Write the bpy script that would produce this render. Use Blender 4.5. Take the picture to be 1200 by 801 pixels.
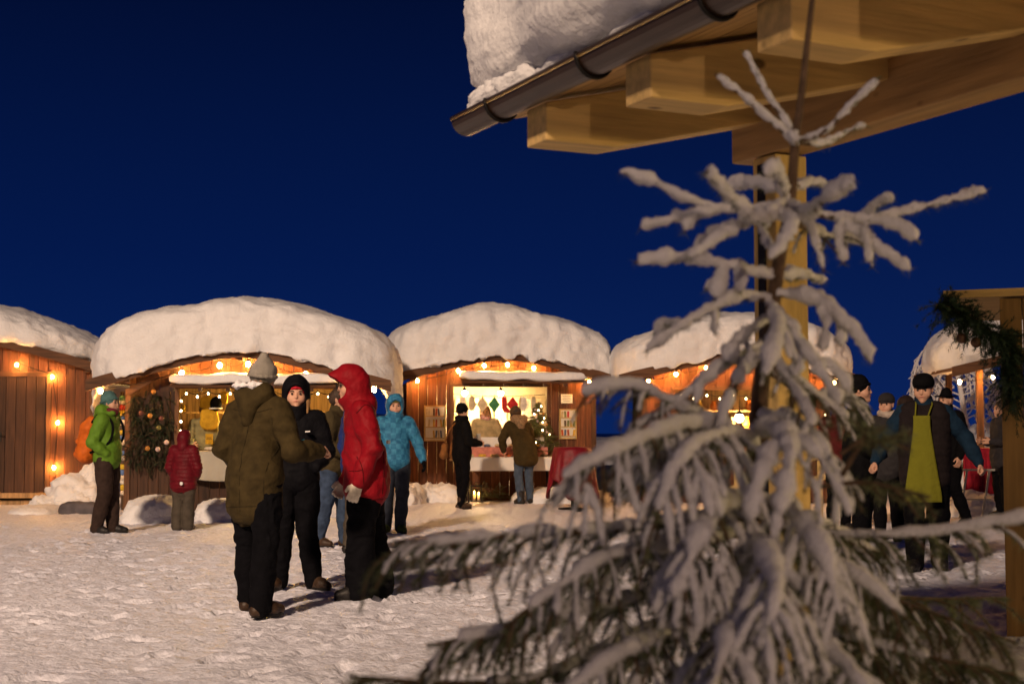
import bpy, bmesh, math, random
import numpy as np
from mathutils import Vector, Matrix, Euler

random.seed(7)
R_ = math.radians
SC = bpy.context.scene
COL = SC.collection
for o_ in list(bpy.data.objects):
    bpy.data.objects.remove(o_)

# ------------------------------------------------------------------ camera
FPX = 1667.0            # focal length in photo pixels (50 mm on 36 mm, 1200 px wide)
CAMZ = 1.27
PITCH = math.atan(106.5 / FPX)
cam = bpy.data.cameras.new("camera")
cam.lens = 50.0
cam.sensor_width = 36.0
cam.clip_start = 0.05
cam.clip_end = 6000
cam.dof.use_dof = True
cam.dof.focus_distance = 11.5
cam.dof.aperture_fstop = 4.5
camo = bpy.data.objects.new("camera", cam)
camo.location = (0, 0, CAMZ)
camo.rotation_euler = (math.pi / 2 + PITCH, 0, 0)
COL.objects.link(camo)
SC.camera = camo

# ------------------------------------------------------------------ world: blue hour sky
w = bpy.data.worlds.new("World")
SC.world = w
w.use_nodes = True
nt = w.node_tree
for n_ in list(nt.nodes):
    nt.nodes.remove(n_)
out = nt.nodes.new("ShaderNodeOutputWorld")
bg = nt.nodes.new("ShaderNodeBackground")
sky = nt.nodes.new("ShaderNodeTexSky")
sky.sky_type = 'NISHITA'
sky.sun_disc = False
sky.sun_elevation = R_(-4.0)
sky.sun_rotation = R_(60)
tint = nt.nodes.new("ShaderNodeMix"); tint.data_type = 'RGBA'; tint.blend_type = 'MULTIPLY'
tint.inputs[0].default_value = 1.0
tint.inputs[7].default_value = (0.5, 0.75, 1.0, 1)
tc = nt.nodes.new("ShaderNodeTexCoord")
sep = nt.nodes.new("ShaderNodeSeparateXYZ")
ramp = nt.nodes.new("ShaderNodeValToRGB")
ramp.color_ramp.elements[0].position = 0.0
ramp.color_ramp.elements[0].color = (0.0024, 0.0160, 0.1020, 1)
e_ = ramp.color_ramp.elements.new(0.12); e_.color = (0.0009, 0.0092, 0.0700, 1)
ramp.color_ramp.elements[-1].position = 0.34
ramp.color_ramp.elements[-1].color = (0.0004, 0.0028, 0.0200, 1)
addn = nt.nodes.new("ShaderNodeMix"); addn.data_type = 'RGBA'; addn.blend_type = 'MIX'
addn.inputs[0].default_value = 0.985
nt.links.new(tc.outputs["Generated"], sep.inputs[0])
nt.links.new(sep.outputs[2], ramp.inputs[0])
nt.links.new(sky.outputs[0], tint.inputs[6])
nt.links.new(tint.outputs[2], addn.inputs[6])
nt.links.new(ramp.outputs[0], addn.inputs[7])
nt.links.new(addn.outputs[2], bg.inputs[0])
bg.inputs[1].default_value = 1.0
nt.links.new(bg.outputs[0], out.inputs[0])

# ------------------------------------------------------------------ view, sampling
SC.view_settings.view_transform = 'Standard'
SC.view_settings.look = 'None'
SC.view_settings.exposure = 0.0
SC.view_settings.gamma = 1.0
SC.render.engine = 'CYCLES'
SC.cycles.use_denoising = True
SC.cycles.max_bounces = 6
SC.cycles.diffuse_bounces = 3
SC.cycles.glossy_bounces = 2
SC.cycles.transparent_max_bounces = 4
SC.cycles.sample_clamp_indirect = 4.0
SC.cycles.use_light_tree = True

# ------------------------------------------------------------------ market flood lamp behind the photographer, aimed at the stalls
FLOOD = Vector((-10.0, -13.0, 15.0))
def spot(name, loc, target, watts, color, angle, blend, radius):
    l = bpy.data.lights.new(name, 'SPOT')
    l.energy = watts; l.color = color; l.spot_size = angle; l.spot_blend = blend; l.shadow_soft_size = radius
    o = bpy.data.objects.new(name, l)
    o.location = loc
    o.rotation_euler = (Vector(target) - Vector(loc)).to_track_quat('-Z', 'Y').to_euler()
    COL.objects.link(o)
    return o
def lamp(name, loc, watts, color, radius=0.05, parent=None):
    l = bpy.data.lights.new(name, 'POINT')
    l.energy = watts; l.color = color; l.shadow_soft_size = radius
    o = bpy.data.objects.new(name, l)
    o.location = loc
    if parent: o.parent = parent
    COL.objects.link(o)
    return o
WARM = (1.0, 0.66, 0.36)
BULB = (1.0, 0.52, 0.14)
spot("flood_light", FLOOD, (-2.5, 25, 1.5), 51000, (1.0, 0.71, 0.49), R_(54), 1.0, 0.9)

# ------------------------------------------------------------------ helpers
def at(px, py, Y):
    """world point at depth Y behind photo pixel (px, py)"""
    u = (px - 600.0) / FPX; v = (400.5 - py) / FPX
    c, s = math.cos(PITCH), math.sin(PITCH)
    dy = c - v * s; dz = s + v * c
    t = Y / dy
    return Vector((u * t, Y, CAMZ + dz * t))
def gx(px, Y):
    return at(px, 507, Y).x

def _hash(x, y, z, seed):
    h = (x * 374761393 + y * 668265263 + z * 1440662683 + seed * 1274126177) & 0xffffffff
    h = ((h ^ (h >> 13)) * 1274126177) & 0xffffffff
    h = ((h ^ (h >> 16)) * 2246822519) & 0xffffffff
    return (h ^ (h >> 15)).astype(np.float64) / 4294967295.0
def vnoise(p, seed=0):
    p = np.asarray(p, float)
    i = np.floor(p).astype(np.int64); f = p - i
    u = f * f * f * (f * (f * 6 - 15) + 10)
    r = 0
    for dx in (0, 1):
        wx = u[:, 0] if dx else 1 - u[:, 0]
        for dy in (0, 1):
            wy = u[:, 1] if dy else 1 - u[:, 1]
            for dz in (0, 1):
                wz = u[:, 2] if dz else 1 - u[:, 2]
                r = r + wx * wy * wz * _hash(i[:, 0] + dx, i[:, 1] + dy, i[:, 2] + dz, seed)
    return r * 2 - 1
def fbm(p, oct=3, seed=0):
    p = np.asarray(p, float)
    a, s, t = 1.0, 0, 0
    for k in range(oct):
        s = s + a * vnoise(p * (2 ** k) + 17.3 * k, seed + k); t += a; a *= 0.5
    return s / t

def link(o, parent=None):
    COL.objects.link(o)
    if parent is not None: o.parent = parent
    return o
def tag(o, label=None, cat=None, group=None, kind=None):
    if label: o["label"] = label
    if cat: o["category"] = cat
    if group: o["group"] = group
    if kind: o["kind"] = kind
    return o
def empty(name, loc, rz=0.0, label=None, cat=None, group=None):
    o = bpy.data.objects.new(name, None)
    o.empty_display_size = 0.1
    o.location = loc; o.rotation_euler = (0, 0, rz)
    COL.objects.link(o)
    return tag(o, label, cat, group)
def np_mesh(name, V, F, mats, smooth=True):
    me = bpy.data.meshes.new(name)
    V = np.asarray(V, np.float32); 
    if isinstance(F, np.ndarray):
        k = F.shape[1]
        me.vertices.add(len(V)); me.vertices.foreach_set("co", V.ravel())
        me.loops.add(F.size); me.loops.foreach_set("vertex_index", F.ravel().astype(np.int32))
        me.polygons.add(len(F))
        me.polygons.foreach_set("loop_start", np.arange(0, F.size, k, dtype=np.int32))
        me.polygons.foreach_set("loop_total", np.full(len(F), k, np.int32))
        me.update(calc_edges=True)
    else:
        me.from_pydata([tuple(map(float, v)) for v in V], [], F)
        me.update()
    for m in (mats if isinstance(mats, (list, tuple)) else [mats]): me.materials.append(m)
    if smooth: me.polygons.foreach_set("use_smooth", np.ones(len(me.polygons), bool))
    return me
def mobj(name, V, F, mats, parent=None, smooth=True, loc=None):
    o = bpy.data.objects.new(name, np_mesh(name, V, F, mats, smooth))
    if loc is not None: o.location = loc
    return link(o, parent)
def vnormals(V, F):
    V = np.asarray(V, float)
    a = V[F[:, 1]] - V[F[:, 0]]; b = V[F[:, 2]] - V[F[:, 0]]
    n = np.cross(a, b)
    N = np.zeros_like(V)
    for k in range(F.shape[1]): np.add.at(N, F[:, k], n)
    l = np.linalg.norm(N, axis=1, keepdims=True); l[l == 0] = 1
    return N / l

class MB:
    def __init__(s): s.v = []; s.f = []; s.m = []; s.s = []
    def add(s, verts, faces, mi=0, smooth=False):
        o = len(s.v); s.v.extend(tuple(v) for v in verts)
        for f in faces: s.f.append(tuple(i + o for i in f)); s.m.append(mi); s.s.append(smooth)
        return s
    def box(s, c, size, R=None, mi=0):
        hx, hy, hz = size[0] / 2, size[1] / 2, size[2] / 2
        vs = [Vector((x, y, z)) for x in (-hx, hx) for y in (-hy, hy) for z in (-hz, hz)]
        if R is not None: vs = [R @ v for v in vs]
        c = Vector(c)
        return s.add([v + c for v in vs], [(0, 1, 3, 2), (4, 6, 7, 5), (0, 4, 5, 1), (2, 3, 7, 6), (0, 2, 6, 4), (1, 5, 7, 3)], mi)
    def bar(s, a, b, w, h, up=(0, 0, 1), mi=0):
        """rectangular bar from a to b, width w sideways, height h along up"""
        a = Vector(a); b = Vector(b); t = (b - a).normalized(); up = Vector(up)
        x = t.cross(up).normalized(); u = x.cross(t).normalized()
        vs = []
        for p in (a, b):
            for sx, su in ((-1, -1), (1, -1), (1, 1), (-1, 1)): vs.append(p + x * (sx * w / 2) + u * (su * h / 2))
        return s.add(vs, [(3, 2, 1, 0), (4, 5, 6, 7), (0, 1, 5, 4), (1, 2, 6, 5), (2, 3, 7, 6), (3, 0, 4, 7)], mi)
    def tube(s, pts, rad, n=8, mi=0, cap=True, smooth=True):
        pts = [Vector(p) for p in pts]
        if not isinstance(rad, (list, tuple)): rad = [rad] * len(pts)
        vs = []; fs = []; prev = None
        for i, p in enumerate(pts):
            t = (pts[min(i + 1, len(pts) - 1)] - pts[max(i - 1, 0)])
            if t.length < 1e-9: t = Vector((0, 0, 1))
            t.normalize()
            if prev is None:
                a = Vector((0, 0, 1)) if abs(t.z) < 0.9 else Vector((1, 0, 0))
                x = a.cross(t).normalized()
            else:
                x = (prev - t * prev.dot(t))
                x = x.normalized() if x.length > 1e-6 else prev
            prev = x; y = t.cross(x)
            for k in range(n):
                an = 2 * math.pi * k / n
                vs.append(p + (x * math.cos(an) + y * math.sin(an)) * rad[i])
        for i in range(len(pts) - 1):
            for k in range(n):
                a = i * n + k; b = i * n + (k + 1) % n
                fs.append((a, b, b + n, a + n))
        if cap:
            fs.append(tuple(range(n - 1, -1, -1))); fs.append(tuple(range((len(pts) - 1) * n, len(pts) * n)))
        return s.add(vs, fs, mi, smooth)
    def ell(s, c, r, n=14, m=9, R=None, mi=0):
        if not isinstance(r, (list, tuple)): r = (r, r, r)
        c = Vector(c); vs = []; fs = []
        def T(v):
            v = Vector(v)
            if R is not None: v = R @ v
            return v + c
        vs.append(T((0, 0, r[2])))
        for i in range(1, m):
            th = math.pi * i / m
            for k in range(n):
                an = 2 * math.pi * k / n
                vs.append(T((r[0] * math.sin(th) * math.cos(an), r[1] * math.sin(th) * math.sin(an), r[2] * math.cos(th))))
        vs.append(T((0, 0, -r[2])))
        for k in range(n): fs.append((0, 1 + k, 1 + (k + 1) % n))
        for i in range(m - 2):
            for k in range(n):
                a = 1 + i * n + k; b = 1 + i * n + (k + 1) % n
                fs.append((a, a + n, b + n, b))
        L = len(vs) - 1; o = 1 + (m - 2) * n
        for k in range(n): fs.append((L, o + (k + 1) % n, o + k))
        return s.add(vs, fs, mi, True)
    def lathe(s, c, prof, n=16, mi=0, R=None):
        c = Vector(c); vs = []; fs = []
        for (r, z) in prof:
            for k in range(n):
                an = 2 * math.pi * k / n
                v = Vector((r * math.cos(an), r * math.sin(an), z))
                if R is not None: v = R @ v
                vs.append(v + c)
        for i in range(len(prof) - 1):
            for k in range(n):
                a = i * n + k; b = i * n + (k + 1) % n
                fs.append((a, b, b + n, a + n))
        fs.append(tuple(range(n - 1, -1, -1))); fs.append(tuple(range((len(prof) - 1) * n, len(prof) * n)))
        return s.add(vs, fs, mi, True)
    def prism(s, poly, a, b, axis='y', mi=0):
        """poly in (x,z) extruded along y (or (y,z) along x, (x,y) along z)"""
        n = len(poly)
        def T(p, t):
            return {'y': (p[0], t, p[1]), 'x': (t, p[0], p[1]), 'z': (p[0], p[1], t)}[axis]
        vs = [T(p, a) for p in poly] + [T(p, b) for p in poly]
        fs = [tuple(range(n)), tuple(range(2 * n - 1, n - 1, -1))]
        for i in range(n):
            j = (i + 1) % n; fs.append((i, i + n, j + n, j))
        return s.add(vs, fs, mi)
    def mesh(s, name, mats):
        me = bpy.data.meshes.new(name)
        me.from_pydata(s.v, [], s.f)
        for m in (mats if isinstance(mats, (list, tuple)) else [mats]): me.materials.append(m)
        me.polygons.foreach_set("material_index", s.m)
        me.polygons.foreach_set("use_smooth", s.s)
        bm = bmesh.new(); bm.from_mesh(me)
        bmesh.ops.recalc_face_normals(bm, faces=bm.faces)
        bm.to_mesh(me); bm.free()
        me.update()
        return me
    def build(s, name, mats, parent=None, loc=None, rot=None, bevel=0):
        o = bpy.data.objects.new(name, s.mesh(name, mats))
        if loc is not None: o.location = loc
        if rot is not None: o.rotation_euler = rot
        link(o, parent)
        if bevel:
            b = o.modifiers.new("bevel", 'BEVEL'); b.width = bevel; b.segments = 2; b.limit_method = 'ANGLE'
        return o
def curve_pts(ctrl, n=12):
    """Catmull-Rom through control points"""
    P = [Vector(c) for c in ctrl]
    if len(P) < 3: return [P[0].lerp(P[1], i / n) for i in range(n + 1)]
    P = [P[0] * 2 - P[1]] + P + [P[-1] * 2 - P[-2]]
    out = []
    for i in range(1, len(P) - 2):
        for k in range(n):
            t = k / n
            a, b, c, d = P[i - 1], P[i], P[i + 1], P[i + 2]
            out.append(0.5 * ((2 * b) + (c - a) * t + (2 * a - 5 * b + 4 * c - d) * t * t + (3 * b - a - 3 * c + d) * t ** 3))
    out.append(P[-2])
    return out

# ------------------------------------------------------------------ materials
MATS = {}
def mat(name, col, rough=0.8, var=0.25, scale=8.0, stretch=(1, 1, 1), bump=0.2, bscale=60.0, spec=0.3, metal=0.0, emit=None, estr=0.0, objvar=0.0, sheen=0.0, bdist=0.01, mixcol=None, coat=0.0):
    m = bpy.data.materials.new(name); m.use_nodes = True
    t = m.node_tree; b = t.nodes["Principled BSDF"]
    b.inputs["Roughness"].default_value = rough
    b.inputs["Metallic"].default_value = metal
    b.inputs["Specular IOR Level"].default_value = spec
    if sheen: b.inputs["Sheen Weight"].default_value = sheen
    if coat: b.inputs["Coat Weight"].default_value = coat
    co = t.nodes.new("ShaderNodeTexCoord"); mp = t.nodes.new("ShaderNodeMapping")
    mp.inputs["Scale"].default_value = stretch
    t.links.new(co.outputs["Object"], mp.inputs[0])
    nz = t.nodes.new("ShaderNodeTexNoise"); nz.inputs["Scale"].default_value = scale; nz.inputs["Detail"].default_value = 5
    t.links.new(mp.outputs[0], nz.inputs["Vector"])
    cr = t.nodes.new("ShaderNodeValToRGB")
    lo = [c * (1 - var) for c in col]; hi = [min(1, c * (1 + var)) for c in col]
    if mixcol: hi = mixcol
    cr.color_ramp.elements[0].position = 0.3; cr.color_ramp.elements[1].position = 0.7
    cr.color_ramp.elements[0].color = (*lo, 1); cr.color_ramp.elements[1].color = (*hi, 1)
    t.links.new(nz.outputs[0], cr.inputs[0])
    last = cr.outputs[0]
    if objvar:
        oi = t.nodes.new("ShaderNodeObjectInfo"); hs = t.nodes.new("ShaderNodeHueSaturation")
        mr = t.nodes.new("ShaderNodeMapRange"); mr.inputs[3].default_value = 1 - objvar; mr.inputs[4].default_value = 1 + objvar
        t.links.new(oi.outputs["Random"], mr.inputs[0]); t.links.new(mr.outputs[0], hs.inputs["Value"])
        t.links.new(last, hs.inputs["Color"]); last = hs.outputs[0]
    t.links.new(last, b.inputs["Base Color"])
    if bump:
        bn = t.nodes.new("ShaderNodeTexNoise"); bn.inputs["Scale"].default_value = bscale; bn.inputs["Detail"].default_value = 4
        t.links.new(mp.outputs[0], bn.inputs["Vector"])
        bp = t.nodes.new("ShaderNodeBump"); bp.inputs["Strength"].default_value = bump; bp.inputs["Distance"].default_value = bdist
        t.links.new(bn.outputs[0], bp.inputs["Height"]); t.links.new(bp.outputs[0], b.inputs["Normal"])
    if emit:
        b.inputs["Emission Color"].default_value = (*emit, 1); b.inputs["Emission Strength"].default_value = estr
    MATS[name] = m
    return m
def wood(name, col, axis='z', var=0.45, objvar=0.25, rough=0.7, knots=False):
    st = {'z': (9, 9, 0.7), 'x': (0.7, 9, 9), 'y': (9, 0.7, 9)}[axis]
    m = mat(name, col, rough, var, 3.0, st, 0.35, 9.0, 0.3, objvar=objvar, bdist=0.006)
    if knots:
        t = m.node_tree; b = t.nodes["Principled BSDF"]
        prev = b.inputs["Base Color"].links[0].from_socket
        co = t.nodes.new("ShaderNodeTexCoord"); mp = t.nodes.new("ShaderNodeMapping")
        mp.inputs["Scale"].default_value = {'z': (1, 1, .6), 'x': (.6, 1, 1), 'y': (1, .6, 1)}[axis]
        vo = t.nodes.new("ShaderNodeTexVoronoi"); vo.inputs["Scale"].default_value = 6.0
        cr = t.nodes.new("ShaderNodeValToRGB"); cr.color_ramp.elements[0].position = 0.07; cr.color_ramp.elements[1].position = 0.13
        cr.color_ramp.elements[0].color = (0.12, 0.07, 0.04, 1); cr.color_ramp.elements[1].color = (1, 1, 1, 1)
        mx = t.nodes.new("ShaderNodeMix"); mx.data_type = 'RGBA'; mx.blend_type = 'MULTIPLY'; mx.inputs[0].default_value = 0.85
        t.links.new(co.outputs["Object"], mp.inputs[0]); t.links.new(mp.outputs[0], vo.inputs["Vector"])
        t.links.new(vo.outputs["Distance"], cr.inputs[0])
        t.links.new(prev, mx.inputs[6]); t.links.new(cr.outputs[0], mx.inputs[7])
        t.links.new(mx.outputs[2], b.inputs["Base Color"])
    return m
SNOW = mat("snow", (0.80, 0.80, 0.82), 0.65, 0.04, 5, bump=0.5, bscale=26, bdist=0.03, spec=0.25)
SNOWF = mat("frosted_snow", (0.78, 0.77, 0.80), 0.7, 0.06, 60, bump=0.8, bscale=150, bdist=0.01, spec=0.2)
GSNOW = mat("trodden_snow", (0.78, 0.79, 0.90), 0.5, 0.10, 22, bump=0.6, bscale=24, bdist=0.03, spec=0.4)
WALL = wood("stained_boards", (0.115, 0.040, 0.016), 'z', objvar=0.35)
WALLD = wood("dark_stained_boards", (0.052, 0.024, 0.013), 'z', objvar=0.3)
TRIM = wood("stained_trim", (0.10, 0.045, 0.02), 'x', objvar=0.2)
TRIMZ = wood("stained_post", (0.10, 0.045, 0.02), 'z', objvar=0.2)
PALEW = wood("pale_inner_boards", (0.36, 0.22, 0.10), 'z', objvar=0.15)
PINE = wood("planed_pine_x", (0.56, 0.38, 0.15), 'x', var=0.22, objvar=0.12, knots=True)
PINEZ = wood("planed_pine_z", (0.54, 0.37, 0.13), 'z', var=0.22, objvar=0.12, knots=True)
BLACKM = mat("dark_metal", (0.02, 0.018, 0.017), 0.45, 0.2, 10, bump=0.05, metal=0.6)
CABLE = mat("cable_rubber", (0.01, 0.012, 0.01), 0.6, 0.1, bump=0)
BULBM = mat("lit_bulb", (1, 0.8, 0.5), 0.3, 0.0, bump=0, emit=(1.0, 0.44, 0.10), estr=750)
MINIM = mat("lit_fairy_bulb", (1, 0.9, 0.7), 0.3, 0.0, bump=0, emit=(1.0, 0.66, 0.34), estr=30)
WHITEC = mat("white_cloth", (0.75, 0.72, 0.68), 0.9, 0.05, 6, bump=0.2)
PAPER = mat("paper", (0.78, 0.74, 0.64), 0.9, 0.04, bump=0)
NEEDLE = mat("spruce_needles", (0.10, 0.115, 0.045), 0.6, 0.45, 45, bump=0, objvar=0.2, mixcol=(0.22, 0.26, 0.13))
NEEDLED = mat("fir_needles_dark", (0.022, 0.045, 0.022), 0.6, 0.45, 30, bump=0, objvar=0.2)
BARK = mat("spruce_bark", (0.12, 0.075, 0.045), 0.9, 0.4, 40, bump=0.8, bscale=90)
# ------------------------------------------------------------------ ground
def axis_coords(dense0, dense1, step, far, grow=1.25):
    a = list(np.arange(dense0, dense1 + 1e-6, step))
    lo, hi, s = [], [], step
    x = a[-1]
    while x < far:
        s *= grow; x += s; hi.append(x)
    s = step; x = a[0]
    while x > -far:
        s *= grow; x -= s; lo.append(x)
    return np.array(lo[::-1] + a + hi)
def ground():
    xs = axis_coords(-7.5, 5.0, 0.034, 2500, 1.12); ys = axis_coords(6.5, 19, 0.036, 2500, 1.10)
    X, Y = np.meshgrid(xs, ys, indexing='ij')
    p = np.stack([X.ravel(), Y.ravel(), 0 * X.ravel()], 1)
    z = 0.030 * fbm(p * 0.9, 2, 3)
    lump = vnoise(p * 5.5, 11) * 0.5 + vnoise(p * 9.0, 12) * 0.5
    z += 0.012 * np.abs(lump) - 0.005
    z -= 0.035 * np.clip(vnoise(p * 9, 21) - 0.35, 0, 1) + 0.035 * np.clip(vnoise(p * 15, 22) - 0.25, 0, 1)
    z += 0.045 * np.clip(vnoise(p * 14, 25) - 0.40, 0, 1)
    z += 0.016 * vnoise(p * 12, 13) * vnoise(p * 1.7, 18) + 0.018 * np.clip(vnoise(p * 17, 15), 0, 1) ** 1.5
    # boot prints: short oval dents
    rng = np.random.RandomState(5)
    fx = rng.uniform(-8, 5.5, 900); fy = 6.5 + 17 * rng.rand(900) ** 1.2; fa = rng.normal(0.9, 0.7, 900)
    Zg = z.reshape(X.shape)
    for x0, y0, an in zip(fx, fy, fa):
        i0, i1 = np.searchsorted(xs, [x0 - .22, x0 + .22]); j0, j1 = np.searchsorted(ys, [y0 - .22, y0 + .22])
        dx = X[i0:i1, j0:j1] - x0; dy = Y[i0:i1, j0:j1] - y0
        u = dx * math.cos(an) + dy * math.sin(an); v = -dx * math.sin(an) + dy * math.cos(an)
        r = (u / .15) ** 2 + (v / .06) ** 2
        Zg[i0:i1, j0:j1] -= 0.05 * np.exp(-r ** 2) - 0.020 * np.exp(-((r - 1.6) ** 2) * 2)
    z *= 0.72
    far = np.clip((np.hypot(X, Y - 15) - 22) / 30, 0, 1)
    Zg *= 1 - far
    V = np.stack([X.ravel(), Y.ravel(), Zg.ravel()], 1)
    nx, ny = X.shape
    I = np.arange(nx * ny).reshape(nx, ny)
    F = np.stack([I[:-1, :-1].ravel(), I[1:, :-1].ravel(), I[1:, 1:].ravel(), I[:-1, 1:].ravel()], 1)
    o = mobj("snowy_ground", V, F, GSNOW)
    tag(o, kind="structure")
ground()

def cubesphere(n):
    g = np.linspace(-1, 1, n + 1); g = np.tan(g * math.pi / 4)
    A, B = np.meshgrid(g, g, indexing='ij'); one = np.ones_like(A)
    Vs, Fs, o = [], [], 0
    I = np.arange((n + 1) ** 2).reshape(n + 1, n + 1)
    q = np.stack([I[:-1, :-1].ravel(), I[1:, :-1].ravel(), I[1:, 1:].ravel(), I[:-1, 1:].ravel()], 1)
    for (f, flip) in (((one, A, B), 0), ((-one, A, B), 1), ((A, one, B), 1), ((A, -one, B), 0), ((A, B, one), 0), ((A, B, -one), 1)):
        Vs.append(np.stack([c.ravel() for c in f], 1)); Fs.append((q[:, ::-1] if flip else q) + o); o += (n + 1) ** 2
    V = np.concatenate(Vs); F = np.concatenate(Fs)
    V /= np.linalg.norm(V, axis=1, keepdims=True)
    _, first, inv = np.unique(np.round(V, 5), axis=0, return_index=True, return_inverse=True)
    return V[first], inv.ravel()[F]
CS = {}
def csphere(n):
    if n not in CS: CS[n] = cubesphere(n)
    V, F = CS[n]
    return V.copy(), F
def superell(V, e):
    s = (np.abs(V) ** e).sum(1) ** (1 / e)
    return V / s[:, None]
def mound(name, loc, r, seed, e=2.4, lump=0.18, n=26, rz=0.0, mat_=None, parent=None):
    """a heap or bank of snow, half sunk in the ground"""
    V, F = csphere(n)
    V = superell(V, e) * np.array(r)
    N = vnormals(V, F)
    s = min(r)
    q = V + seed * 9.7
    d = lump * s * (0.6 * fbm(q / (s * 0.9), 2, seed) + 0.35 * np.abs(vnoise(q / (s * 0.33), seed + 5)) + 0.16 * vnoise(q / (s * 0.14), seed + 6))
    V = V + N * d[:, None]
    c, sn = math.cos(rz), math.sin(rz)
    V = np.stack([V[:, 0] * c - V[:, 1] * sn, V[:, 0] * sn + V[:, 1] * c, V[:, 2]], 1)
    return mobj(name, V, F, mat_ or SNOW, parent, loc=loc)

# ------------------------------------------------------------------ huts
def roof_snow(parent, W, D, over, zr, T, seed, e=2.7, skew=0.0, drop=0.0, name="roof_snow"):
    V, F = csphere(64)
    V = superell(V, e)
    X = V[:, 0] * W / 2; Y = V[:, 1] * D / 2 + D / 2 - over
    t = np.clip((V[:, 2] + 0.5) / 1.5, 0, 1)
    base = np.array([zr(x) for x in X])
    Tn = T * (1 + skew * V[:, 0])
    Z = base + 0.02 + t * Tn
    # snow curls a little over the eaves at the sides
    Z -= drop * np.clip((np.abs(V[:, 0]) - 0.8) / 0.2, 0, 1) ** 2 * (1 - t)
    P = np.stack([X, Y, Z], 1)
    N = vnormals(P, F)
    q = P + seed * 13.1
    d = 0.09 * fbm(q * 0.8, 2, seed) + 0.02 * vnoise(q * 2.6, seed + 3)
    front = np.clip(-N[:, 1], 0, 1)
    d += front * (0.050 * vnoise(q * np.array([6, 3, 1.6]), seed + 4) + 0.035 * vnoise(q * np.array([9, 8, 5]), seed + 5))
    d += 0.018 * vnoise(q * 9, seed + 7) + 0.008 * vnoise(q * 20, seed + 12)
    P = P + N * d[:, None]
    low = np.clip(1 - t / 0.22, 0, 1) * front
    P[:, 2] -= low * (0.10 * np.clip(vnoise(q * np.array([4.5, 1, 0]), seed + 8) + 0.2, 0, 1) + 0.05 * np.abs(vnoise(q * np.array([12, 1, 0]), seed + 9)))
    o = mobj(name, P, F, SNOW, parent)
    return o

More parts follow.
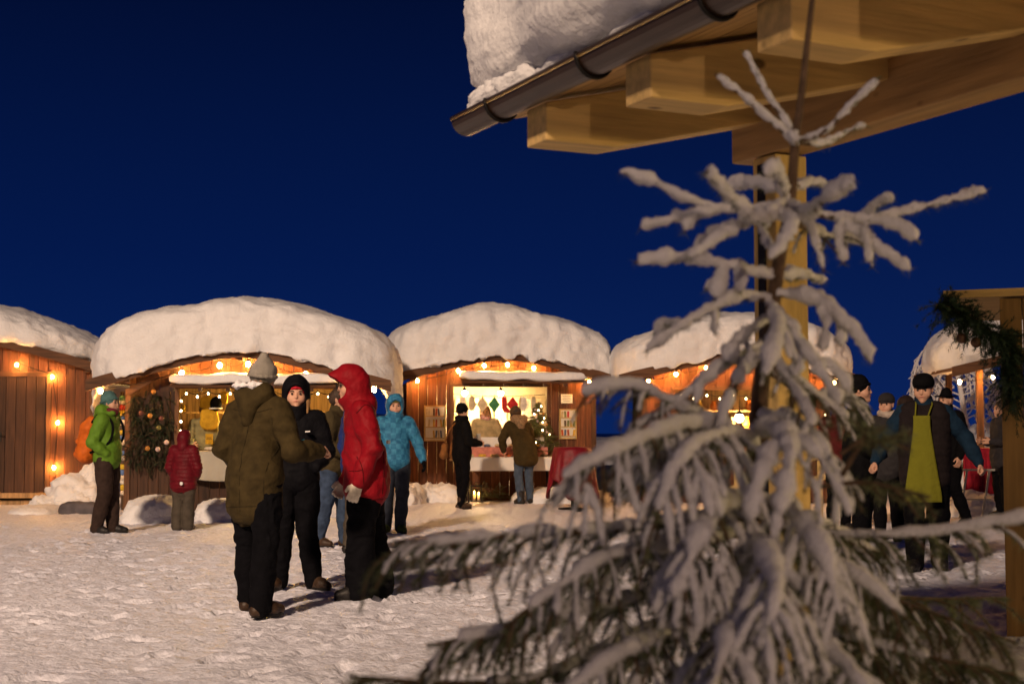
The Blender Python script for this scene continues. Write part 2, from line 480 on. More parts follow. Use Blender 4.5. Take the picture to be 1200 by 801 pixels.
def hut(loc, yaw, label, W, RW, D, ze, za, opening, awning=None, snowT=1.0, seed=1, front_over=0.45, cx=0.0,
        wallm=None, door=None, counter_z=None, snow_kw={}, pw=0.165, lowm=None):
    """timber market hut: front wall at local y = 0, front faces -y"""
    wallm = wallm or WALL
    rnd = random.Random(seed)
    root = empty("market_hut", loc, yaw, label, "market hut", "wooden market huts under thick roof snow")
    def zr(x):                      # gently arched gable line
        u = min(1.0, abs(x - cx) / (RW / 2))
        return za - (za - ze) * (0.8 * u + 0.2 * u * u) - 0.05 * math.exp(-(u / 0.12) ** 2)
    # front wall, plank by plank
    x = -W / 2
    ox0, ox1, oz0, oz1 = opening if opening else (9, 9, 0, 0)
    edges = [x]
    while x < W / 2 - 0.06:
        x = min(W / 2, x + pw * rnd.uniform(0.9, 1.1)); edges.append(x)
    def snap(v):
        k = min(range(len(edges)), key=lambda i: abs(edges[i] - v)); edges[k] = v
    if opening: snap(ox0); snap(ox1)
    edges = sorted(edges)
    for a, b in zip(edges[:-1], edges[1:]):
        if b - a < 0.03: continue
        a2, b2 = a + 0.004, b - 0.004
        off = rnd.uniform(-0.004, 0.004)
        segs = [(0.0, None)]
        mid = (a + b) / 2
        if opening and ox0 - 1e-4 <= mid <= ox1 + 1e-4: segs = [(0.0, oz0), (oz1, None)]
        if door and door[0] <= mid <= door[1]: segs = [(door[2], None)]
        for z0, z1 in segs:
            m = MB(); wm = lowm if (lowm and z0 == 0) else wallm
            if z1 is None: m.prism([(a2, z0), (b2, z0), (b2, zr(b2) - 0.02), (a2, zr(a2) - 0.02)], -0.028 + off, 0 + off)
            else: m.prism([(a2, z0), (b2, z0), (b2, z1), (a2, z1)], -0.028 + off, 0 + off)
            m.build("plank", wm, root)
    # dark backing behind the front planks, side and back walls, floor
    def wall_part(name, x0, x1, y0, y1, z1=None):
        m = MB()
        m.box(((x0 + x1) / 2, (y0 + y1) / 2, (ze - 0.02) / 2), (x1 - x0, y1 - y0, ze - 0.02))
        if x1 - x0 < 0.1:           # side wall: board and batten relief
            yy = y0 + 0.1
            while yy < y1 - 0.05:
                sx = x0 - 0.008 if x0 < 0 else x1 + 0.008
                m.box((sx, yy, (ze - 0.03) / 2), (0.016, 0.05, ze - 0.03)); yy += 0.18
        return m.build(name, wallm, root)
    wall_part("side_wall", -W / 2, -W / 2 + 0.04, 0.004, D)
    wall_part("side_wall", W / 2 - 0.04, W / 2, 0.004, D)
    m = MB(); m.prism([(-W / 2 + 0.045, 0), (W / 2 - 0.045, 0), (W / 2 - 0.045, ze), (cx, za - 0.1), (-W / 2 + 0.045, ze)], D - 0.04, D); m.build("back_wall", PALEW, root)
    m = MB(); m.box((0, D / 2, 0.04), (W - 0.1, D - 0.1, 0.08)); m.build("floor_boards", PALEW, root)
    # roof slab following the gable line, boards on the edge
    N = 16
    xs = [cx - RW / 2 + RW * i / N for i in range(N + 1)]
    for lo, hi in ((0, N // 2), (N // 2, N)):
        m = MB()
        m.prism([(xs[i], zr(xs[i]) - 0.012) for i in range(lo, hi + 1)] + [(xs[i], zr(xs[i]) + 0.04) for i in range(hi, lo - 1, -1)], -front_over + 0.03, D + 0.15)
        m.build("roof_panel", TRIM, root)
        m = MB()
        up = [(xs[i], zr(xs[i]) + 0.05 + 0.025 * rnd.random()) for i in range(hi, lo - 1, -1)]
        m.prism([(xs[i], zr(xs[i]) - 0.11) for i in range(lo, hi + 1)] + up, -front_over - 0.015, -front_over + 0.028)
        m.build("barge_board", TRIM, root)
    # purlin ends under the roof
    for xx in (-W / 2 + 0.06, cx, W / 2 - 0.06):
        m = MB(); m.bar((xx, -front_over + 0.04, zr(xx) - 0.085), (xx, 0.3, zr(xx) - 0.085), 0.09, 0.13); m.build("purlin", TRIM, root)
    for s in (-1, 1):
        m = MB(); m.box((s * (W / 2 + 0.012), -0.035, (ze - 0.06) / 2), (0.09, 0.05, ze - 0.06)); m.build("corner_post", TRIMZ, root)
    if opening:
        for xx in (ox0 - 0.03, ox1 + 0.03):
            m = MB(); m.box((xx, -0.02, (oz0 + oz1) / 2), (0.06, 0.07, oz1 - oz0 - 0.01)); m.build("jamb", TRIMZ, root)
        m = MB(); m.box(((ox0 + ox1) / 2, -0.02, oz1 + 0.04), (ox1 - ox0 + 0.12, 0.075, 0.07)); m.build("lintel", TRIM, root)
        m = MB(); m.box(((ox0 + ox1) / 2, -0.06, oz0 + 0.018), (ox1 - ox0 + 0.16, 0.42, 0.036)); m.build("counter", PALEW, root)
    if awning:
        a0, a1, az, out_ = awning
        m = MB()
        R = Matrix.Rotation(R_(13), 3, 'X')
        m.box(((a0 + a1) / 2, -out_ / 2 - 0.03, az), (a1 - a0, out_, 0.03), R)
        m.build("awning", TRIM, root)
        k = 7
        for i in range(k):
            xx = a0 + 0.05 + (a1 - a0 - 0.1) * i / (k - 1)
            m = MB(); m.box((xx, -out_ - 0.02, az - 0.055 - out_ * 0.11), (0.06, 0.06, 0.05)); m.build("awning_bracket", WALLD, root)
        V, F = csphere(22)
        V = superell(V, 5) * np.array([(a1 - a0) / 2 + 0.02, out_ / 2 + 0.05, 0.085])
        Nn = vnormals(V, F)
        V = V + Nn * (0.018 * vnoise(V * 5 + seed, seed) + 0.008 * vnoise(V * 18, seed + 2))[:, None]
        V[:, 2] += (V[:, 1]) * 0.06 + 0.075 + 0.02 * vnoise(V * np.array([2.5, 0, 0]) + seed, seed + 3)
        V += np.array([(a0 + a1) / 2, -out_ / 2 - 0.03, az])
        mobj("awning_snow", V, F, SNOW, root)
    roof_snow(root, RW + 0.20, D + 0.75, front_over + 0.14, zr, snowT, seed, **snow_kw)
    root["zr"] = 0
    return root, zr

def string_lights(hutroot, pts, label, group="strings of lit bulbs on the huts", r=0.030, sag=0.06, m=None):
    """bulbs at hut-local points joined by a sagging cable; one thing"""
    M4 = Matrix.Translation(hutroot.location) @ Matrix.Rotation(hutroot.rotation_euler.z, 4, 'Z')
    o = empty("string_lights", M4 @ Vector(pts[0]), hutroot.rotation_euler.z, label, "string lights", group)
    base = Vector(pts[0])
    L = [Vector(p) - base for p in pts]
    cb = MB(); path = []
    for a, b in zip(L[:-1], L[1:]):
        for i in range(6):
            t = i / 6; p = a.lerp(b, t); p.z += 0.045 - sag * 4 * t * (1 - t); path.append(p)
    path.append(L[-1] + Vector((0, 0, 0.045)))
    cb.tube(path, 0.006, 5); cb.build("cable", CABLE, o)
    bm = MB(); bm.ell((0, 0, 0), (r, r, r * 1.25), 10, 7); bme = bm.mesh("bulb", m or BULBM)
    sm = MB(); sm.tube([(0, 0, r * 1.1), (0, 0, r * 1.1 + 0.035)], r * 0.55, 8); sme = sm.mesh("socket", CABLE)
    for p in L:
        b = link(bpy.data.objects.new("bulb", bme), o); b.location = p
        s = link(bpy.data.objects.new("socket", sme), b)
    return o

# hut B: the wide open stall left of centre
HB, zrB = hut((gx(285, 23), 23, 0), R_(3), "widest market hut, dark fir panel beside its counter and fairy lights in its opening", 3.64, 4.78, 3.2, 2.03, 2.62,
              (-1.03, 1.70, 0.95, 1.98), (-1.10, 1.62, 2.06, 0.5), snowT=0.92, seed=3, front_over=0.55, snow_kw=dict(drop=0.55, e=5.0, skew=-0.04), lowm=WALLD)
# hut C: bright open stall in the middle
HC, zrC = hut((gx(588, 27), 27, 0), R_(7), "brightest market hut with knitwear hung in its white-lit opening", 3.5, 4.2, 3.2, 2.28, 2.78,
              (-0.92, 0.86, 0.75, 2.14), (-0.80, 1.55, 2.27, 0.5), snowT=0.98, seed=5, front_over=0.5, snow_kw=dict(drop=0.22, e=5.0, skew=-0.05))
# hut A: closed hut at the left edge
HA, zrA = hut((gx(-30, 25.2), 25.2, 0), R_(7), "closed market hut with a plank door and bulbs down its door frame", 4.0, 4.35, 3.0, 2.42, 3.0,
              None, None, snowT=0.64, seed=8, front_over=0.2, door=(0.36, 1.22, 2.30), snow_kw=dict(e=2.8))
# hut D: orange-lit stall behind the spruce
HD, zrD = hut((gx(862, 26), 26, 0), R_(-1), "orange-lit market hut standing behind the snowy spruce", 3.3, 4.3, 3.2, 2.24, 2.72,
              (-1.1, 1.35, 0.85, 2.05), None, snowT=0.80, seed=12, front_over=0.5, snow_kw=dict(drop=0.25, e=4.2, skew=0.04))
# hut E: open-sided roof far right
HE = empty("market_shelter", (gx(1245, 24), 24, 0), R_(-4), "open roof on posts with thick snow, far right behind the garland", "market shelter")
def zrE(x): return 2.75 - 0.45 * min(1, abs(x) / 1.9)
for s in (-1, 1):
    for y in (0, 2.2):
        m = MB(); m.box((s * 1.35, y, 1.2), (0.1, 0.1, 2.4)); m.build("post", TRIMZ, HE)
    m = MB(); m.prism([(0, zrE(0)), (s * 1.9, zrE(1.9)), (s * 1.9, zrE(1.9) + 0.05), (0, zrE(0) + 0.05)], -0.4, 2.6); m.build("roof_panel", TRIM, HE)
    m = MB(); m.prism([(0, zrE(0) - 0.1), (s * 1.9, zrE(1.9) - 0.1), (s * 1.9, zrE(1.9) + 0.07), (0, zrE(0) + 0.07)], -0.445, -0.405); m.build("barge_board", TRIM, HE)
roof_snow(HE, 3.95, 3.3, 0.5, zrE, 0.95, 21, e=2.5, drop=0.1)

# door of hut A, its frame and step
DR = empty("door", (0, 0, 0)); DR.parent = HA
for i in range(5):
    m = MB(); m.box((0.36 + i * 0.172 + 0.086, -0.02, 1.24), (0.164, 0.04, 2.06)); m.build("plank", WALLD, DR)
m = MB(); m.box((0.79, -0.03, 2.315), (1.05, 0.06, 0.09)); m.build("door_lintel", TRIM, HA)
for xx in (0.31, 1.27):
    m = MB(); m.box((xx, -0.03, 1.15), (0.08, 0.06, 2.22)); m.build("door_jamb", TRIMZ, HA)
m = MB(); m.box((0.79, -0.06, 0.17), (0.95, 0.1, 0.09)); m.build("threshold", PALEW, HA)
m = MB(); m.box((0.46, -0.05, 1.2), (0.02, 0.03, 0.16)); m.tube([(0.46, -0.06, 1.22), (0.46, -0.10, 1.22), (0.54, -0.10, 1.22)], 0.010, 6); m.build("door_handle", BLACKM, DR)

# bulbs
def fr(zr, x, y=-0.30, dz=-0.20): return (x, y, zr(x) + dz)
string_lights(HB, [(-2.17, -0.5, 1.93)] + [fr(zrB, x, -0.26, -0.19) for x in (-0.95, -0.35, 0.10, 0.48, 1.02)] + [(2.12, -0.5, 1.96)], "large warm bulbs under the gable of the wide hut", r=0.036)
string_lights(HC, [fr(zrC, x, -0.24, -0.17) for x in (-1.62, -0.85, -0.36, 0.08, 0.58, 1.22, 1.65)], "large warm bulbs under the gable of the brightest hut")
string_lights(HA, [(0.73, -0.16, 2.47), (1.34, -0.14, 2.26), (1.45, -0.14, 1.45), (1.40, -0.14, 0.66)], "four warm bulbs across the top and down beside the hut door", sag=0.01, r=0.027)
string_lights(HD, [fr(zrD, x, -0.24, -0.17) for x in (-1.6, -1.1, -0.55, 0.05, 0.62, 1.2, 1.75)], "warm bulbs under the gable behind the spruce")
string_lights(HE, [(-1.75, -0.3, 2.12), (-1.2, -0.3, 2.2), (-0.6, -0.3, 2.35)], "warm bulbs under the far right snowy roof")
# fairy lights
string_lights(HB, [(-0.98, -0.10, z) for z in (1.15, 1.3, 1.45, 1.62, 1.78)] + [(x, -0.10, 1.90 - 0.05 * (i % 2)) for i, x in enumerate(np.linspace(-0.9, 1.55, 15))] + [(1.62, -0.1, z) for z in (1.8, 1.68, 1.55, 1.42, 1.28)],
              "small white fairy lights round the opening of the wide hut", "strings of small fairy lights", r=0.016, sag=0.02, m=MINIM)
string_lights(HD, [(x, -0.10, 1.95 - 0.06 * (i % 2)) for i, x in enumerate(np.linspace(-1.0, 1.6, 12))] + [(1.62, -0.1, z) for z in (1.75, 1.6, 1.45)],
              "small fairy lights across the opening behind the spruce", "strings of small fairy lights", r=0.016, sag=0.02, m=MINIM)

# interior lamps (visible bright lamps inside the stalls)
LAMPM = mat("lit_lamp_globe", (1, 0.9, 0.8), 0.3, 0, bump=0, emit=(1.0, 0.80, 0.55), estr=28)
def hlocal(h, p): return Matrix.Translation(h.location) @ Matrix.Rotation(h.rotation_euler.z, 4, 'Z') @ Vector(p)
def pendant(h, p, watts, color, label, r=0.06, m=None):
    o = empty("pendant_lamp", hlocal(h, p), 0, label, "lamp", "lamps hanging inside the stalls")
    b = MB(); b.ell((0, 0, 0), r, 12, 8); b.build("globe", m or LAMPM, o)
    b = MB(); b.lathe((0, 0, r * 0.75), [(r * 0.9, 0), (r * 0.5, 0.05), (0.015, 0.06), (0.012, 0.10)], 12); b.build("lamp_cap", BLACKM, o)
    b = MB(); b.tube([(0, 0, r + 0.1), (0, 0, r + 0.45)], 0.006, 5); b.build("cord", CABLE, o)
    lamp("stall_lamp", Vector((0, 0, -r - 0.06)), watts, color, 0.08, o)
    return o
pendant(HC, (-0.62, 1.0, 2.05), 100, (1.0, 0.64, 0.27), "white-hot globe lamp inside the knitwear stall, by its left jamb")
pendant(HC, (0.10, 1.05, 2.05), 90, (1.0, 0.64, 0.27), "white-hot globe lamp over the seller in the knitwear stall")
pendant(HB, (0.25, 0.75, 1.86), 170, (1.0, 0.62, 0.16), "dim yellow globe lamp inside the wide hut")
pendant(HD, (0.15, 0.55, 1.55), 200, (1.0, 0.58, 0.2), "glowing globe lamp over the counter behind the spruce", r=0.085)
# ------------------------------------------------------------------ pine shelter over the right side of the view
SH = empty("timber_shelter", (1.054, 5.55, 0), math.atan2(0.429, 0.903), "pale timber shelter with thick rafters, brown gutter and deep roof snow", "shelter")
def sloz(x): return 2.33 + (x + 0.74) * 0.24          # underside of the rafters
m = MB(); m.box((0, 0, 1.185), (0.15, 0.15, 2.33)); SHP = m.build("post", PINEZ, SH, bevel=0.006)
m = MB(); m.box((-0.079, 0.012, 1.22), (0.006, 0.045, 2.2)); m.build("post_strap", BLACKM, SHP)
m = MB(); m.box((0, -2.7, 2.46), (0.15, 5.84, 0.205)); m.build("wall_plate", wood("pine_beam_y", (0.46, 0.28, 0.115), 'y', var=0.22, knots=True), SH, bevel=0.006)
m = MB(); m.box((0, -5.2, 1.185), (0.15, 0.15, 2.33)); m.build("post", PINEZ, SH, bevel=0.006)
for k in range(8):
    y = 0.08 - 0.735 * k
    x0, x1 = -1.03, 3.2
    m = MB(); d = 0.21
    m.prism([(x0, 2.33), (x0 + 0.29, 2.33), (x1, sloz(x1)), (x1, sloz(x1) + d), (x0, sloz(x0) + d)], y - 0.08, y + 0.08)
    m.build("rafter", PINE, SH, bevel=0.006)
sl = math.atan(0.24)
for k in range(12):                          # roof boards, laid along the eave
    xc = -1.0 + k * 0.155
    m = MB(); m.box((xc, -2.55, sloz(xc) + 0.245), (0.152, 6.1, 0.026), Matrix.Rotation(-sl, 3, 'Y'))
    m.build("roof_board", wood("roof_board_pine_%d" % k, (0.42, 0.26, 0.11), 'y', var=0.25) if k == 0 else MATS["roof_board_pine_0"], SH)
m = MB()                                      # dark eave edge and half-round gutter
GUT = mat("brown_gutter", (0.045, 0.024, 0.014), 0.35, 0.15, 8, bump=0.04, spec=0.5, metal=0.3)
prof = [(0.062 * math.cos(a), 0.062 * math.sin(a)) for a in np.linspace(math.pi, 2 * math.pi, 13)]
prof_in = [(0.057 * math.cos(a), 0.057 * math.sin(a)) for a in np.linspace(2 * math.pi, math.pi, 13)]
gxc, gzc = -1.115, 2.50
m.prism([(gxc + a, gzc + b) for a, b in prof + prof_in], -5.6, 0.53)
m.tube([(gxc + 0.062, -5.6, gzc), (gxc + 0.062, 0.53, gzc)], 0.008, 6)
m.tube([(gxc - 0.062, -5.6, gzc), (gxc - 0.062, 0.53, gzc)], 0.010, 6)
G = m.build("gutter", GUT, SH)
m = MB(); m.prism([(gxc + a, gzc + b) for a, b in prof], 0.528, 0.536); m.build("end_cap", GUT, G)
for y in (0.20, -0.52, -1.25, -1.98):
    m = MB(); m.tube([(gxc + 0.068 * math.cos(a), y, gzc + 0.068 * math.sin(a)) for a in np.linspace(math.pi * 0.95, 2.05 * math.pi, 14)], 0.008, 6); m.build("gutter_bracket", BLACKM, G)
m = MB(); m.box((-1.048, -2.6, 2.505), (0.02, 6.1, 0.06)); m.build("fascia", TRIM, SH)
# snow on the shelter roof
V, F = csphere(72)
V = superell(V, 5.5)
q0 = V.copy()
V = V * np.array([1.70, 3.16, 0.50])
V[:, 0] += 0.44; V[:, 1] += -2.17
V[:, 2] += 0.46
V[:, 2] = V[:, 2] + sloz(V[:, 0]) + 0.25
N = vnormals(V, F)
d = 0.07 * fbm(V * 2.2, 2, 31) + 0.018 * vnoise(V * 7, 33) + 0.010 * vnoise(V * 17, 34) + 0.007 * vnoise(V * 38, 35)
V = V + N * d[:, None]
V[:, 2] = np.maximum(V[:, 2], sloz(V[:, 0]) + 0.262)
mobj("roof_snow", V, F, SNOW, SH)
mound("eave_snow", (gxc + 0.03, 0.22, gzc + 0.05), (0.065, 0.30, 0.055), 41, e=2.6, lump=0.5, n=22, parent=SH)
mound("eave_snow", (gxc + 0.03, -1.2, gzc + 0.05), (0.06, 1.15, 0.05), 43, e=3, lump=0.6, n=30, parent=SH)
# the shelter's own lamp, hung from a rafter further inside
LM = empty("hanging_or_fill_lamp", (4.3, 3.6, 2.55), 0, "warm lamp under the timber shelter roof", "lamp")
b = MB(); b.ell((0, 0, -0.05), 0.06, 12, 8); b.build("globe", LAMPM, LM)
b = MB(); b.lathe((0, 0, 0), [(0.12, -0.02), (0.05, 0.06), (0.02, 0.08)], 14); b.build("lamp_shade", BLACKM, LM)
lamp("shelter_or_fill_lamp", (0, 0, -0.2), 150, (1.0, 0.70, 0.26), 0.06, LM)

LM_FILL = empty("hanging_or_fill_lamp", (1.4, -2.6, 2.3), 0, "added fill lamp behind the photographer, brightening the spruce", "lamp")  # unseen lamp added as warm fill for the spruce and near ground
b = MB(); b.ell((0, 0, -0.05), 0.06, 12, 8); b.build("globe", LAMPM, LM_FILL)
b = MB(); b.lathe((0, 0, 0), [(0.12, -0.02), (0.05, 0.06), (0.02, 0.08)], 14); b.build("lamp_shade", BLACKM, LM_FILL)
lamp("shelter_or_fill_lamp", (0, 0, -0.2), 235, (1.0, 0.68, 0.46), 0.06, LM_FILL)

# ------------------------------------------------------------------ pine booth at the right edge
BOOTHW = wood('weathered_pine', (0.25, 0.145, 0.05), 'z', var=0.25, objvar=0.15, knots=True)
BO = empty("pine_booth", (3.10, 9.0, 0), R_(-23), "pale plank booth at the right edge with a fir garland on its post", "booth")
for i in range(12):
    m = MB(); m.box((0.062 + i * 0.137, 0.015 + 0.003 * (i % 2), 1.06), (0.131, 0.03, 2.12)); m.build("plank", BOOTHW, BO, bevel=0.004)
for i in range(12):
    m = MB(); m.box((0.02, 0.10 + i * 0.137, 1.06), (0.028, 0.131, 2.12)); m.build("plank", BOOTHW, BO)
m = MB(); m.box((0.72, 0.99, 2.15), (2.1, 2.04, 0.035)); m.build("roof_panel", PINE, BO)
m = MB(); m.box((0.72, -0.043, 2.155), (2.12, 0.02, 0.05)); m.build("fascia", PINE, BO)

# needles on a set of twig lines -> one mesh
def needle_mesh(lines, dens, ln, wd, rng, up_cut=0.0, fwd=0.7):
    """lines: list of point lists; blades of two triangles each set all round"""
    A, T = [], []
    for pts in lines:
        P = np.array([tuple(p) for p in pts]); D = np.diff(P, axis=0); L = np.linalg.norm(D, axis=1)
        for p, d, l in zip(P[:-1], D, L):
            n = max(1, int(l * dens + rng.rand()))
            t = rng.rand(n)[:, None]
            A.append(p + d * t); T.append(np.repeat((d / max(l, 1e-6))[None], n, 0))
    A = np.concatenate(A); T = np.concatenate(T); n = len(A)
    r = rng.normal(size=(n, 3)); r -= (r * T).sum(1, keepdims=True) * T
    r /= np.linalg.norm(r, axis=1, keepdims=True) + 1e-9
    if up_cut:
        flip = (r[:, 2] > up_cut); r[flip, 2] *= -1
    dirn = r + T * (fwd * (0.6 + 0.8 * rng.rand(n, 1))); dirn /= np.linalg.norm(dirn, axis=1, keepdims=True)
    l = ln * (0.7 + 0.6 * rng.rand(n, 1))
    s = np.cross(dirn, T); s /= np.linalg.norm(s, axis=1, keepdims=True) + 1e-9
    B = A + dirn * l
    V = np.stack([A - s * wd, A + s * wd, B], 1).reshape(-1, 3)
    F = np.arange(len(V)).reshape(-1, 3)
    return V, F
rngt = np.random.RandomState(4)

def fir_mass(name, parent, lines, dens, ln, wd, m_=None, twig_r=0.006):
    V, F = needle_mesh(lines, dens, ln, wd, rngt)
    o = mobj(name, V, F, m_ or NEEDLED, parent, smooth=False)
    return o
def sprigs(path, n, ln, rnd, spread=1.0, down=0.0):
    """short side twigs along a path"""
    L = []
    for _ in range(n):
        t = rnd.random() * (len(path) - 1.001); i = int(t); p = Vector(path[i]).lerp(Vector(path[i + 1]), t - i)
        d = Vector((rnd.gauss(0, 1), rnd.gauss(0, 1), rnd.gauss(0, 1) - down)).normalized() * spread
        d += (Vector(path[i + 1]) - Vector(path[i])).normalized() * 0.5
        d.normalize(); l = ln * rnd.uniform(0.6, 1.2)
        L.append([p, p + d * l * 0.5 + Vector((0, 0, -0.01)), p + d * l + Vector((0, 0, -0.25 * l))])
    return L
# garland on the booth
GA = empty("fir_garland", at(1168, 400, 8.9), 0, "dark fir garland swagged under the booth roof with two brown balls", "garland")
rnd = random.Random(3)
g0 = GA.location.copy()
gp = [at(1097, 357, 8.95) - g0, at(1118, 362, 8.9) - g0, at(1140, 378, 8.85) - g0, at(1165, 392, 8.85) - g0, at(1182, 405, 8.85) - g0, at(1183, 440, 8.85) - g0, at(1190, 470, 8.8) - g0]
gpath = curve_pts(gp, 8)
m = MB(); m.tube(gpath, 0.012, 6); m.build("stem", BARK, GA)
lines = sprigs(gpath, 480, 0.165, rnd)
V, F = needle_mesh(lines, 420, 0.030, 0.0022, rngt); mobj("needles", V, F, NEEDLED, GA, smooth=False)
BRB = mat("brown_ball", (0.10, 0.05, 0.03), 0.5, 0.4, 40, bump=0.3)
for px, py in ((1127, 396), (1144, 401)):
    c = at(px, py, 8.85) - g0
    m = MB(); m.ell(c, 0.034, 14, 10); b = m.build("ball", BRB, GA)
    m = MB(); m.tube([c + Vector((0, 0, 0.03)), c + Vector((0.01, 0.02, 0.13))], 0.003, 5); m.build("thread", CABLE, b)

# ------------------------------------------------------------------ the young spruce in front, snow on every twig
TY = 3.0
ST = empty("spruce_tree", (at(862, 507, TY).x, TY, 0), 0, "young snow-laden spruce close to the camera with a bare leader", "tree")
T0 = ST.location.copy()
trunk_px = [(956, -45), (952, 0), (945, 60), (937, 130), (932, 165), (926, 240), (914, 300), (903, 380), (893, 440), (887, 520), (880, 620), (873, 720), (866, 810), (862, 1000), (860, 1210)]
def tl(px, py, dY=0.0): return at(px, py, TY + dY) - T0
tr = [tl(x, y) for x, y in trunk_px]
trr = [0.005, 0.006, 0.007, 0.0085, 0.010, 0.012, 0.014, 0.016, 0.018, 0.020, 0.022, 0.024, 0.026, 0.030, 0.036]
m = MB(); pts = curve_pts(tr, 6); rr = list(np.interp(np.linspace(0, 14, len(pts)), range(15), trr))
m.tube(pts, rr, 10); m.build("trunk", BARK, ST)
def trunk_at(py):
    return np.interp(py, [p[1] for p in trunk_px], [p[0] for p in trunk_px])

def tubeset(lines, radii, n, rng, lift=0.0, amp=0.3, flat=1.0, gap=0.0):
    """round-ended tubes along lines, pushed out by noise -> arrays"""
    Vs, Fs, o = [], [], 0
    ang = np.arange(n) * 2 * math.pi / n
    for pts, r0 in zip(lines, radii):
        P = np.array([tuple(p) for p in pts])
        seg = np.linalg.norm(np.diff(P, axis=0), axis=1); L = seg.sum(); s = np.concatenate([[0], seg.cumsum()])
        k = max(4, int(L / 0.009))
        u = np.linspace(0, L, k)
        Q = np.stack([np.interp(u, s, P[:, i]) for i in range(3)], 1)
        endr = np.sqrt(np.clip(1 - np.clip((u - (L - r0)) / r0, 0, 1) ** 2, 0, 1)); endr[-1] = 0.05
        r = r0 * (0.72 + 0.28 * np.clip(u / (0.35 * L), 0, 1)) * endr
        r *= 1 + 0.28 * vnoise(np.stack([u * 30, u * 0 + rng.rand() * 99, u * 0], 1), 3)
        if gap: r *= np.clip(1.0 + gap * 1.6 * vnoise(np.stack([u * 16, u * 0 + rng.rand() * 99, u * 0], 1), 9), 0.22, 1.2)
        T = np.gradient(Q, axis=0); T /= np.linalg.norm(T, axis=1, keepdims=True) + 1e-9
        up = np.array([0, 0, 1.0]); X = np.cross(T, up); nx = np.linalg.norm(X, axis=1, keepdims=True)
        X = np.where(nx > 0.15, X / (nx + 1e-9), np.array([1.0, 0, 0])); Y = np.cross(X, T)
        Q = Q + np.array([0, 0, 1]) * (lift * r)[:, None]
        V = Q[:, None] + (X[:, None] * np.cos(ang)[None, :, None] + Y[:, None] * np.sin(ang)[None, :, None] * flat) * r[:, None, None]
        V = V.reshape(-1, 3)
        I = np.arange(k * n).reshape(k, n); J = np.roll(I, -1, 1)
        F = np.stack([I[:-1].ravel(), J[:-1].ravel(), J[1:].ravel(), I[1:].ravel()], 1)
        Vs.append(V); Fs.append(F + o); o += len(V)
    V = np.concatenate(Vs); F = np.concatenate(Fs)
    N = vnormals(V, F)
    rad = np.mean(radii)
    V = V + N * (amp * rad * (0.7 * vnoise(V * 50, 5) + 0.6 * vnoise(V * 120, 6) + 0.5 * vnoise(V * 250, 7)))[:, None]
    return V, F

